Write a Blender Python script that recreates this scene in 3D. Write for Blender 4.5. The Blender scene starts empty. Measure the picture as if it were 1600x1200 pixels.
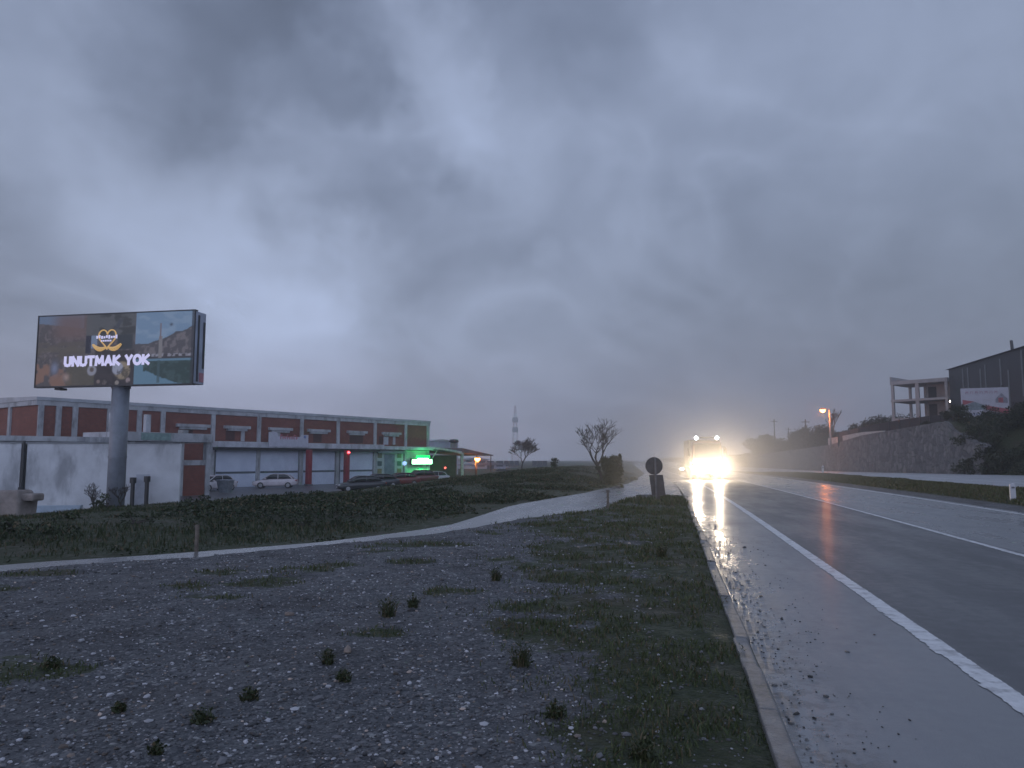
import bpy, math, random
import numpy as np
from mathutils import Vector, Matrix
rng = np.random.default_rng(7); random.seed(7)
SC = bpy.context.scene
COL = SC.collection
R = math.radians
# ------------------------------------------------------------------ camera
F = 1200.0                      # focal length in pixels of the 1600 px wide photograph
YAW, PITCH, EYE = R(11.71), R(5.62), 1.6
cam = bpy.data.cameras.new('camera'); cam.sensor_width = 36; cam.lens = 27.0
cam.clip_start = .05; cam.clip_end = 6000
camo = bpy.data.objects.new('camera', cam); COL.objects.link(camo)
camo.location = (0, 0, EYE); camo.rotation_euler = (R(90)+PITCH, 0, YAW)
SC.camera = camo
SC.view_settings.view_transform = 'Standard'; SC.view_settings.look = 'None'
SC.view_settings.gamma = 1; SC.view_settings.exposure = 0
SC.cycles.use_denoising = True
try: SC.cycles.denoiser = 'OPENIMAGEDENOISE'
except Exception: pass
SC.cycles.max_bounces = 6; SC.cycles.volume_bounces = 1; SC.cycles.transparent_max_bounces = 8
SC.cycles.sample_clamp_indirect = 4
# camera basis, used only to turn measured picture positions into places on the ground
fh = Vector((-math.sin(YAW), math.cos(YAW), 0)); rt = Vector((math.cos(YAW), math.sin(YAW), 0)); zz = Vector((0, 0, 1))
fw = fh*math.cos(PITCH)+zz*math.sin(PITCH); up = -fh*math.sin(PITCH)+zz*math.cos(PITCH)
def ray(px, py): return fw+rt*((px-800)/F)+up*((600-py)/F)
def at(px, py, D):
    d = ray(px, py); return Vector((0, 0, EYE))+d*(D/d.dot(fh))
def plane(px, py, z):
    d = ray(px, py); return Vector((0, 0, EYE))+d*((z-EYE)/d.z)
# ------------------------------------------------------------------ node helpers
class NT:
    def __init__(s, nt): s.t = nt; s.n = nt.nodes; s.l = nt.links
    def new(s, kind, **k):
        n = s.n.new(kind)
        for a, v in k.items(): setattr(n, a, v)
        return n
    def put(s, sock, v):
        if isinstance(v, bpy.types.NodeSocket): s.l.new(v, sock)
        elif v is not None: sock.default_value = v
    def math(s, op, a, b=None, c=None, clamp=False):
        n = s.new('ShaderNodeMath', operation=op, use_clamp=clamp)
        for i, v in enumerate((a, b, c)): s.put(n.inputs[i], v)
        return n.outputs[0]
    def vmath(s, op, a, b=None, out=0):
        n = s.new('ShaderNodeVectorMath', operation=op); s.put(n.inputs[0], a); s.put(n.inputs[1], b); return n.outputs[out]
    def noise(s, vec, scale, detail=4, rough=.55, dist=0, out=0):
        n = s.new('ShaderNodeTexNoise'); s.put(n.inputs['Vector'], vec)
        n.inputs['Scale'].default_value = scale; n.inputs['Detail'].default_value = detail
        n.inputs['Roughness'].default_value = rough; n.inputs['Distortion'].default_value = dist
        return n.outputs[out]
    def map(s, v, a, b, c=0., d=1., smooth=True):
        n = s.new('ShaderNodeMapRange', interpolation_type='SMOOTHSTEP' if smooth else 'LINEAR'); s.put(n.inputs[0], v)
        for i, x in zip((1, 2, 3, 4), (a, b, c, d)): s.put(n.inputs[i], x)
        return n.outputs[0]
    def mix(s, f, a, b, mode='MIX'):
        n = s.new('ShaderNodeMix', data_type='RGBA', blend_type=mode); n.clamp_result = False
        def c(v): return (*v, 1) if isinstance(v, (tuple, list)) and len(v) == 3 else v
        s.put(n.inputs[0], f); s.put(n.inputs[6], c(a)); s.put(n.inputs[7], c(b)); return n.outputs[2]
    def mapping(s, v, loc=(0, 0, 0), rot=(0, 0, 0), sc=(1, 1, 1)):
        n = s.new('ShaderNodeMapping'); s.put(n.inputs[0], v); n.inputs[1].default_value = loc
        n.inputs[2].default_value = rot; n.inputs[3].default_value = sc; return n.outputs[0]
# ------------------------------------------------------------------ world: dusk overcast sky
SUN_EL, SUN_AZ = 4.0, 250.0
W = bpy.data.worlds.new('World'); SC.world = W; W.use_nodes = True
w = NT(W.node_tree); w.n.clear()
tc = w.new('ShaderNodeTexCoord').outputs['Generated']
sky = w.new('ShaderNodeTexSky', sky_type='NISHITA'); sky.sun_disc = False
sky.sun_elevation = R(SUN_EL); sky.sun_rotation = R(SUN_AZ); sky.air_density = 1.5; sky.dust_density = 2
sep = w.new('ShaderNodeSeparateXYZ'); w.put(sep.inputs[0], tc)
X, Y, Z = sep.outputs
wob = w.vmath('SUBTRACT', w.noise(tc, 3.2, 5, .6, out=1), (.5, .5, .5))
dird = w.vmath('NORMALIZE', w.vmath('ADD', tc, w.vmath('MULTIPLY', wob, (.42, .42, .34))))
# cloud masses, each at its own bearing in the sky: (px, py, radius in degrees, amount)
clouds = [(600, 40, 5, .03), (610, 150, 6, .24), (420, 155, 6, -.16), (300, 60, 6, -.08), (690, 230, 4, .14), (430, 130, 9, -.34), (565, 240, 5.5, -.36), (70, 370, 9, -.26), (850, 20, 8, -.24), (660, 395, 6, -.18), (110, 30, 12, -.02), (300, 255, 6, .22), (430, 350, 8, .22), (620, 400, 6, -.06), (450, 300, 3, .12),
          (690, 60, 4, .10), (760, 150, 6, .2), (350, 340, 12, .34), (480, 205, 2.5, .16), (170, 500, 11, .04), (1200, 150, 18, .12), (1480, 250, 14, .04),
          (1450, 560, 17, -.22), (1150, 470, 12, -.10), (420, 660, 9, .85), (820, 520, 5, .10), (680, 640, 9, .16), (60, 130, 8, .05), (300, 20, 8, -.16)]
acc = None
for px, py, rad, amt in clouds:
    v = ray(px, py).normalized()
    d = w.vmath('DOT_PRODUCT', dird, tuple(v), out=1)
    o = w.map(d, math.cos(R(rad*1.45)), math.cos(R(rad*.1)), 0., amt)
    acc = o if acc is None else w.math('ADD', acc, o)
zp = w.math('ADD', w.math('MAXIMUM', Z, 0.), .22)
cmb = w.new('ShaderNodeCombineXYZ')
w.put(cmb.inputs[0], w.math('DIVIDE', X, zp)); w.put(cmb.inputs[1], w.math('DIVIDE', Y, zp))
pl = cmb.outputs[0]
n1 = w.noise(w.mapping(pl, rot=(0, 0, R(28)), sc=(1.0, .45, 1)), 1.7, 8, .56, .6)
n2 = w.noise(w.mapping(pl, loc=(3, 7, 0), rot=(0, 0, R(-20)), sc=(1, .6, 1)), 4.2, 7, .6, .9)
lum = w.math('ADD', 1.10, acc)
lum = w.math('ADD', lum, w.math('MULTIPLY', w.math('SUBTRACT', n1, .5), .46))
lum = w.math('ADD', lum, w.math('MULTIPLY', w.math('SUBTRACT', n2, .5), .36))
n3 = w.noise(w.mapping(pl, loc=(1.7, 2.2, 0), rot=(0, 0, R(35)), sc=(1, .7, 1)), 1.25, 3.5, .45, 1.3)
fold = w.math('POWER', w.math('SUBTRACT', 1., w.math('MULTIPLY', w.math('ABSOLUTE', w.math('SUBTRACT', n3, .5)), 2.2), clamp=True), 3.)
lum = w.math('ADD', lum, w.math('MULTIPLY', w.math('SUBTRACT', fold, .45), w.map(X, .45, -.2, .10, .26)))
lum = w.math('ADD', lum, w.map(Z, .0, .16, .24, 0.))
lum = w.math('MAXIMUM', lum, .3)
back = w.math('MULTIPLY', w.map(Y, .0, -.7, 0., 2.0), w.map(Z, .75, .1, 0., 1.))   # unseen sky gain added behind the camera to light the facades
lum = w.math('ADD', lum, back)
warm = w.map(Z, .0, .17, 1., 0.)
warm = w.math('MULTIPLY', warm, w.map(X, .25, -.5, .15, 1.))
cc = w.mix(w.map(lum, .55, 1.45), (.168, .209, .328), (.240, .287, .412))
cc = w.mix(warm, cc, (.272, .278, .372))
cloudc = w.vmath('MULTIPLY', cc, w.vmath('MULTIPLY', lum, (1, 1, 1)))
full = w.mix(.94, w.vmath('MULTIPLY', sky.outputs[0], (.5, .5, .5)), cloudc)
bg = w.new('ShaderNodeBackground'); w.put(bg.inputs[0], full); bg.inputs[1].default_value = 1.0
wo = w.new('ShaderNodeOutputWorld'); w.l.new(bg.outputs[0], wo.inputs[0])
sun = bpy.data.lights.new('sun', 'SUN'); sun.energy = .06; sun.angle = R(25); sun.color = (1, .8, .78)
suno = bpy.data.objects.new('sun', sun); COL.objects.link(suno)
suno.rotation_euler = (R(80), 0, R(-60))
# ------------------------------------------------------------------ materials
MATS = {}
def mat(name, col, rough=.7, var=.25, scale=3., bump=.0, bscale=30., metal=0., spec=.5, coords='Object', dirt=None, dscale=1.2, coat=0, emit=None, estr=1, trans=0):
    if name in MATS: return MATS[name]
    m = bpy.data.materials.new(name); m.use_nodes = True; t = NT(m.node_tree)
    b = t.n['Principled BSDF']; o = t.new('ShaderNodeTexCoord').outputs[coords]
    n = t.noise(o, scale, 5, .6)
    c = t.mix(t.map(n, .3, .7), tuple(x*(1-var) for x in col), tuple(min(1, x*(1+var)) for x in col))
    if dirt:
        dn = t.noise(t.mapping(o, sc=(1, 1, .35)), dscale, 7, .65)
        c = t.mix(t.map(dn, .47, .68, 0., .85), c, dirt)
    t.put(b.inputs['Base Color'], c); b.inputs['Roughness'].default_value = rough; b.inputs['Metallic'].default_value = metal
    b.inputs['Specular IOR Level'].default_value = spec; b.inputs['Coat Weight'].default_value = coat; b.inputs['Transmission Weight'].default_value = trans
    if emit:
        b.inputs['Emission Color'].default_value = (*emit, 1); b.inputs['Emission Strength'].default_value = estr
    if bump:
        bn = t.new('ShaderNodeBump'); bn.inputs['Strength'].default_value = bump; bn.inputs['Distance'].default_value = .03
        t.put(bn.inputs['Height'], t.noise(o, bscale, 5, .6)); t.l.new(bn.outputs[0], b.inputs['Normal'])
    MATS[name] = m; return m
def emat(name, col, s):
    m = bpy.data.materials.new(name); m.use_nodes = True; t = NT(m.node_tree); b = t.n['Principled BSDF']
    b.inputs['Base Color'].default_value = (*[min(1, c*.6) for c in col], 1); b.inputs['Roughness'].default_value = .3
    b.inputs['Emission Color'].default_value = (*col, 1); b.inputs['Emission Strength'].default_value = s
    return m
def attrmat(name, rough=.8, mul=(1, 1, 1), emitstr=0, transl=0):
    m = bpy.data.materials.new(name); m.use_nodes = True; t = NT(m.node_tree); b = t.n['Principled BSDF']
    a = t.new('ShaderNodeAttribute', attribute_name='tint').outputs[0]
    c = t.vmath('MULTIPLY', a, mul)
    t.put(b.inputs['Base Color'], c); b.inputs['Roughness'].default_value = rough; b.inputs['Specular IOR Level'].default_value = .35
    if emitstr:
        t.put(b.inputs['Emission Color'], c); b.inputs['Emission Strength'].default_value = emitstr
        b.inputs['Base Color'].default_value = (.02, .02, .02, 1); t.l.remove(b.inputs['Base Color'].links[0])
    return m
def brickmat(name, c1, c2, mortar, sc=1.):
    m = bpy.data.materials.new(name); m.use_nodes = True; t = NT(m.node_tree); b = t.n['Principled BSDF']
    o = t.new('ShaderNodeTexCoord').outputs['Object']
    s = t.new('ShaderNodeSeparateXYZ'); t.put(s.inputs[0], o)
    k = t.new('ShaderNodeCombineXYZ'); t.put(k.inputs[0], t.math('ADD', s.outputs[0], s.outputs[1])); t.put(k.inputs[1], s.outputs[2])
    br = t.new('ShaderNodeTexBrick'); t.put(br.inputs[0], k.outputs[0])
    br.inputs['Color1'].default_value = (*c1, 1); br.inputs['Color2'].default_value = (*c2, 1); br.inputs['Mortar'].default_value = (*mortar, 1)
    br.inputs['Scale'].default_value = sc; br.inputs['Mortar Size'].default_value = .012; br.inputs['Brick Width'].default_value = .3; br.inputs['Row Height'].default_value = .2
    n = t.noise(o, .6, 6, .65)
    c = t.mix(t.map(n, .35, .7, 0., .7), br.outputs[0], tuple(x*.6 for x in c1))
    c = t.mix(t.map(t.noise(o, 2.3, 4), .55, .75, 0., .4), c, tuple(min(1, x*1.25) for x in c2))
    t.put(b.inputs['Base Color'], c); b.inputs['Roughness'].default_value = .85
    return m
CONC = lambda: mat('concrete', (.26, .265, .27), .8, .2, 1.5, .3, 12, dirt=(.13, .13, .13))
# ------------------------------------------------------------------ mesh builders
class MB:
    def __init__(s): s.v = []; s.f = []
    def add(s, vs, fs):
        k = len(s.v); s.v += [tuple(v) for v in vs]; s.f += [tuple(i+k for i in f) for f in fs]; return s
    def box(s, x0, x1, y0, y1, z0, z1, rot=None, piv=(0, 0, 0)):
        vs = [Vector((x, y, z)) for z in (z0, z1) for y in (y0, y1) for x in (x0, x1)]
        if rot: p = Vector(piv); vs = [rot @ (v-p)+p for v in vs]
        return s.add(vs, [(0, 2, 3, 1), (4, 5, 7, 6), (0, 1, 5, 4), (2, 6, 7, 3), (0, 4, 6, 2), (1, 3, 7, 5)])
    def tube(s, p0, p1, r0, r1=None, n=10, caps=True):
        r1 = r0 if r1 is None else r1; p0, p1 = Vector(p0), Vector(p1); d = (p1-p0)
        if d.length < 1e-6: return s
        d.normalize(); a = d.orthogonal().normalized(); b = d.cross(a)
        vs = [p+(a*math.cos(2*math.pi*i/n)+b*math.sin(2*math.pi*i/n))*r for p, r in ((p0, r0), (p1, r1)) for i in range(n)]
        fs = [(i, (i+1) % n, n+(i+1) % n, n+i) for i in range(n)]
        if caps: fs += [tuple(range(n))[::-1], tuple(range(n, 2*n))]
        return s.add(vs, fs)
    def path(s, pts, r, n=8):
        for a, b in zip(pts, pts[1:]): s.tube(a, b, r, r, n)
        return s
    def prism(s, poly, axis, a, b):
        def mk(p, t):
            if axis == 'y': return (p[0], t, p[1])
            if axis == 'x': return (t, p[0], p[1])
            return (p[0], p[1], t)
        n = len(poly)
        s.add([mk(p, a) for p in poly]+[mk(p, b) for p in poly], [tuple(range(n)), tuple(range(2*n-1, n-1, -1))]+[(i, n+i, n+(i+1) % n, (i+1) % n) for i in range(n)])
        return s
    def loft(s, rings, close=True):
        n = len(rings[0]); vs = [p for r in rings for p in r]; fs = []
        for k in range(len(rings)-1):
            for i in range(n): j = (i+1) % n; fs.append((k*n+i, k*n+j, (k+1)*n+j, (k+1)*n+i))
        if close: fs += [tuple(range(n))[::-1], tuple(range((len(rings)-1)*n, len(rings)*n))]
        return s.add(vs, fs)
    def lathe(s, prof, c=(0, 0, 0), n=20, axis='z'):
        rings = []
        for r, h in prof:
            rr = []
            for i in range(n):
                a = 2*math.pi*i/n
                rr.append((c[0]+r*math.cos(a), c[1]+r*math.sin(a), c[2]+h) if axis == 'z' else (c[0]+r*math.cos(a), c[1]+h, c[2]+r*math.sin(a)) if axis == 'y' else (c[0]+h, c[1]+r*math.cos(a), c[2]+r*math.sin(a)))
            rings.append(rr)
        return s.loft(rings)
    def build(s, name, m, parent=None, bevel=0, smooth=False, loc=None, rz=0):
        me = bpy.data.meshes.new(name); me.from_pydata(s.v, [], s.f); me.update()
        me.validate()
        import bmesh
        bm = bmesh.new(); bm.from_mesh(me); bmesh.ops.recalc_face_normals(bm, faces=bm.faces); bm.to_mesh(me); bm.free()
        me.materials.append(m); o = bpy.data.objects.new(name, me); COL.objects.link(o)
        if parent: o.parent = parent
        if loc is not None: o.location = loc; o.rotation_euler = (0, 0, rz)
        if smooth:
            for p in me.polygons: p.use_smooth = True
        if bevel:
            b = o.modifiers.new('bevel', 'BEVEL'); b.width = bevel; b.segments = 2; b.limit_method = 'ANGLE'
        return o
def tag(o, label=None, cat=None, group=None, kind=None):
    if label: o['label'] = label
    if cat: o['category'] = cat
    if group: o['group'] = group
    if kind: o['kind'] = kind
    return o
def thing(name, loc, label, cat, rz=0, group=None):
    o = bpy.data.objects.new(name, None); COL.objects.link(o); o.empty_display_size = .3
    o.location = loc; o.rotation_euler = (0, 0, rz); return tag(o, label, cat, group)
def copy_tree(o, parent=None):
    c = o.copy(); COL.objects.link(c)
    if parent: c.parent = parent
    for ch in list(o.children): copy_tree(ch, c)
    return c
def npmesh(name, V, Fc, m, tint=None, smooth=False, parent=None, attrs=None):
    """fast mesh from numpy: V (n,3), Fc (m,k)"""
    me = bpy.data.meshes.new(name); k = Fc.shape[1]
    me.vertices.add(len(V)); me.vertices.foreach_set('co', V.astype(np.float32).ravel())
    me.loops.add(Fc.size); me.loops.foreach_set('vertex_index', Fc.astype(np.int32).ravel())
    me.polygons.add(len(Fc)); me.polygons.foreach_set('loop_start', np.arange(0, Fc.size, k, dtype=np.int32))
    me.polygons.foreach_set('use_smooth', np.full(len(Fc), smooth))
    me.update(calc_edges=True)
    if tint is not None:
        a = me.attributes.new('tint', 'FLOAT_COLOR', 'POINT'); a.data.foreach_set('color', np.c_[tint, np.ones(len(V))].astype(np.float32).ravel())
    for nm, arr in (attrs or {}).items():
        a = me.attributes.new(nm, 'FLOAT', 'POINT'); a.data.foreach_set('value', arr.astype(np.float32).ravel())
    me.materials.append(m); o = bpy.data.objects.new(name, me); COL.objects.link(o)
    if parent: o.parent = parent
    return o
# value noise in numpy
_T = rng.random((256, 256))
def vn(x, y, s=1., o=0):
    x = np.asarray(x, float)*s+o*17.3+1000; y = np.asarray(y, float)*s+o*9.1+1000
    xi = np.floor(x).astype(int); yi = np.floor(y).astype(int); fx = x-xi; fy = y-yi
    fx = fx*fx*(3-2*fx); fy = fy*fy*(3-2*fy); g = lambda a, b: _T[a % 256, b % 256]
    return (g(xi, yi)*(1-fx)+g(xi+1, yi)*fx)*(1-fy)+(g(xi, yi+1)*(1-fx)+g(xi+1, yi+1)*fx)*fy
def fbm(x, y, s=1., o=0, n=4): return sum(vn(x, y, s*2**k, o+k)*.5**k for k in range(n))/sum(.5**k for k in range(n))
def sst(a, b, x): t = np.clip((np.asarray(x, float)-a)/(b-a), 0, 1); return t*t*(3-2*t)
# ------------------------------------------------------------------ terrain
def cc_(y):
    y = np.asarray(y, float); return np.where(y < 20, 0, np.where(y < 90, -.0004*(y-20)**2, -1.96-.056*(y-90)))
def _pp(l): return [tuple(plane(px, py, z))[:2] for px, py, z in l]
FP = np.array([(-70, -62), (-30, -14)]+_pp([(-120, 893, -.32), (0, 882, -.32), (150, 873, -.32), (306, 863, -.32), (525, 845, -.31), (700, 820.5, -.28), (799, 789.6, -.2), (914, 769.5, -.08), (983, 755, 0)])+[(-2.9, 62), (-3.1, 90)])
NP_ = np.array([(-60, -68), (-25, -18)]+_pp([(-120, 902, .1), (0, 893, .1), (180, 880, .1), (350, 867, .1), (525, 850, .1), (700, 832, .1), (779, 818, .1), (856, 806, .1), (950, 795, .1)])+[(-1.2, 32.2), (.3, 33.6)])
print('F', FP.round(1).tolist()); print('N', NP_.round(1).tolist())
def Fx(y): y = np.asarray(y, float); return np.where(y > 90, cc_(y)-1.14, np.interp(y, FP[:, 1], FP[:, 0]))
def Nx(y): return np.interp(y, NP_[:, 1], NP_[:, 0])
def perp(fn, x, y):
    m = (fn(y+.5)-fn(y-.5)); return (x-fn(y))/np.sqrt(1+m*m)
def zr(y): return np.interp(y, [14, 20, 25, 32, 44, 55], [-.32, -.31, -.27, -.18, -.06, 0])
def zopp(y): return np.interp(y, [0, 70, 135, 220, 400], [.3, .3, -.3, -.5, -.5])
def zwall(y): return np.interp(y, [40, 80, 92, 117, 134, 205, 320], [6.6, 5.9, 5.4, 4.9, 3.9, 2.7, 2.2])
TIP = 33.6
def height(x, y):
    x = np.asarray(x, float); y = np.asarray(y, float); t = x-cc_(y)
    dF = perp(Fx, x, y); dN = perp(Nx, x, y)
    rough = (fbm(x, y, .5, 3)-.5)
    zslip = zr(y)-.06
    isl = np.where(y < TIP, sst(-1.0, -.05, dN), 0)*(t < .63)
    tip = sst(TIP, TIP-2.0, y)
    zis = .10+(rough*.07+(fbm(x, y, 3.5, 5)-.5)*.035)*(1-.8*sst(0, .4, t))-.035*sst(.30, .50, t)
    z = zslip*(1-isl)+zis*isl
    z = np.where((y > TIP-2.5) & (t < .63), z*tip+(zslip)*(1-tip), z)
    # left bank
    d = -dF
    zc = np.interp(y, [10, 22, 37, 45, 50, 56, 65, 80, 95, 130], [-.14, -.12, -.08, .08, .34, .62, .85, .85, .4, .0])
    cd = np.interp(y, [10, 30, 45, 60], [8, 8, 5.5, 5])
    bank = zslip+(zc-zslip)*sst(0, 1, d/cd)
    low = np.interp(y, [100, 160], [-1.34, -.4])
    bank = np.where(d > cd, zc+(low-zc)*sst(0, 1, (d-cd-.5)/24), bank)
    bank = bank+np.where(d > .3, rough*.25*sst(.3, 3, d)*sst(30, 18, d), 0)
    z = np.where(d > 0, bank, z)
    # main road bed and right side
    z = np.where((t >= .63) & (t < 10.4), -.05, z)
    zo = zopp(y)
    med = np.interp(y, [85, 110], [1, 0])
    verge = -.05+(zo+.0)*sst(10.4, 14, t)*med+.10*sst(11.7, 12.4, t)*(1-sst(14.2, 14.9, t))*med
    verge = np.where(med < 1, verge+(zo-.05)*(1-med)*sst(10.4, 14.9, t), verge)
    z = np.where((t >= 10.4) & (t < 15.0), verge+rough*.08*sst(12, 13, t)*(t < 14.5), z)
    z = np.where((t >= 15.0) & (t < 29.6), zo-.05, z)
    slope = sst(78, 88, y)        # 1: stone wall, 0: bushy bank
    zt = zwall(y)
    hill = zt+np.minimum(.10*(t-30.2), 1.8)+(fbm(x, y, .05, 9)-.5)*1.2*sst(30.2, 45, t)
    bk = zo+(hill-zo)*sst(29.6, 41, t)+(fbm(x, y, .4, 2)-.5)*1.2*sst(29.6, 31.5, t)
    right = np.where(t < 30.15, zo-.05, hill)*slope+bk*(1-slope)
    z = np.where(t >= 29.6, right, z)
    return z
def lines(a, b, near, c0, grow, mx):
    out = [c0]; s = near; x = c0
    while x < b: x += s; out.append(x); s = min(mx, s*grow) if abs(x-c0) > 7 else s
    s = near; x = c0
    while x > a: x -= s; out.insert(0, x); s = min(mx, s*grow) if abs(x-c0) > 7 else s
    return np.array(out)
ul = lines(-700, 600, .10, -1.0, 1.035, 40)
ul = np.unique(np.r_[ul[(np.abs(ul-.63) > .06) & (np.abs(ul-29.9) > .7) & (np.abs(ul-10.4) > .1)], .60, .66, 10.38, 10.42, 29.58, 29.62, 30.13, 30.17, 14.98, 15.02])
yl = lines(-20, 1400, .11, 5.0, 1.03, 40)
U, YY = np.meshgrid(ul, yl); XX = U+cc_(YY); ZZ = height(XX, YY)
nu, ny = len(ul), len(yl)
idx = np.arange(nu*ny).reshape(ny, nu)
Q = np.stack([idx[:-1, :-1], idx[:-1, 1:], idx[1:, 1:], idx[1:, :-1]], -1).reshape(-1, 4)
def grassy(x, y):
    """share of grass on the ground, 0..1"""
    x = np.asarray(x, float); y = np.asarray(y, float); t = x-cc_(y)
    edge = np.interp(y, [0, 3.5, 6, 10, 20, 27], [.15, -.1, -.9, -1.9, -3.2, -6])
    g = sst(-.9, .5, t-edge+(fbm(x, y, 1.1, 4)-.5)*2.2)
    g = g*(.4+.6*sst(.35, .55, fbm(x, y, 2.3, 6)))
    g = np.maximum(g, .95*sst(-.75, -.1, t+(fbm(x, y, 1.7, 14)-.5)*.9))
    patch = sst(.61, .70, fbm(x, y, .9, 11))*.7
    g = np.maximum(g, patch)*(t < .65)
    out = np.where(perp(Fx, x, y) < 0, 1.0, g)
    out = np.where((t > 11.7) & (t < 15.2), 1.0, out)
    out = np.where((t > 10) & (t <= 11.7), .1, out)
    out = np.where(t > 29.6, .9, out)
    return out
gm = bpy.data.materials.new('gravel_and_grass_ground'); gm.use_nodes = True; t = NT(gm.node_tree); b = t.n['Principled BSDF']
o = t.new('ShaderNodeTexCoord').outputs['Object']
ga = t.new('ShaderNodeAttribute', attribute_name='grass').outputs['Fac']
vo = t.new('ShaderNodeTexVoronoi'); t.put(vo.inputs[0], o); vo.inputs['Scale'].default_value = 28
vo2 = t.new('ShaderNodeTexVoronoi'); t.put(vo2.inputs[0], o); vo2.inputs['Scale'].default_value = 75
s3 = t.new('ShaderNodeSeparateXYZ'); t.put(s3.inputs[0], vo.outputs['Color'])
s4 = t.new('ShaderNodeSeparateXYZ'); t.put(s4.inputs[0], vo2.outputs['Color'])
g1 = t.mix(t.map(s3.outputs[0], .1, 1.), (.055, .06, .07), (.15, .155, .165))
g1 = t.mix(t.map(s3.outputs[1], .93, .97), g1, (.40, .40, .40))
g2 = t.mix(t.map(s4.outputs[0], .0, 1.), (.045, .048, .057), (.14, .145, .155))
g2 = t.mix(t.map(s4.outputs[1], .95, .98), g2, (.36, .36, .37))
gr = t.mix(t.map(t.noise(o, 9, 4), .4, .6), g1, g2)
gr = t.mix(t.map(t.noise(o, 1.1, 6, .6), .42, .68, 0., .75), gr, (.050, .048, .052))
gr = t.mix(t.map(t.noise(t.mapping(o, rot=(0, 0, .6), sc=(1, .3, 1)), .7, 5, .6), .52, .62, 0., .45), gr, (.11, .108, .112))
gs = t.mix(t.map(t.noise(o, 14, 5, .7), .3, .7), (.022, .032, .013), (.050, .060, .026))
gs = t.mix(t.map(t.noise(o, .8, 5, .6), .45, .65, 0., .6), gs, (.060, .050, .034))
e = t.math('ADD', ga, t.math('MULTIPLY', t.math('SUBTRACT', t.noise(o, 11, 4, .7), .5), .7))
t.put(b.inputs['Base Color'], t.mix(t.map(e, .35, .65), gr, gs))
t.put(b.inputs['Roughness'], t.map(t.noise(o, 5, 4), .35, .6, .55, .8))
b.inputs['Specular IOR Level'].default_value = .3
bn = t.new('ShaderNodeBump'); bn.inputs['Strength'].default_value = .8; bn.inputs['Distance'].default_value = .02
t.put(bn.inputs['Height'], t.math('SUBTRACT', t.noise(o, 30, 4), vo.outputs['Distance'])); t.l.new(bn.outputs[0], b.inputs['Normal'])
g = npmesh('ground', np.c_[XX.ravel(), YY.ravel(), ZZ.ravel()], Q, gm, smooth=True, attrs={'grass': grassy(XX, YY).ravel()})
tag(g, kind='structure')
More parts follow.
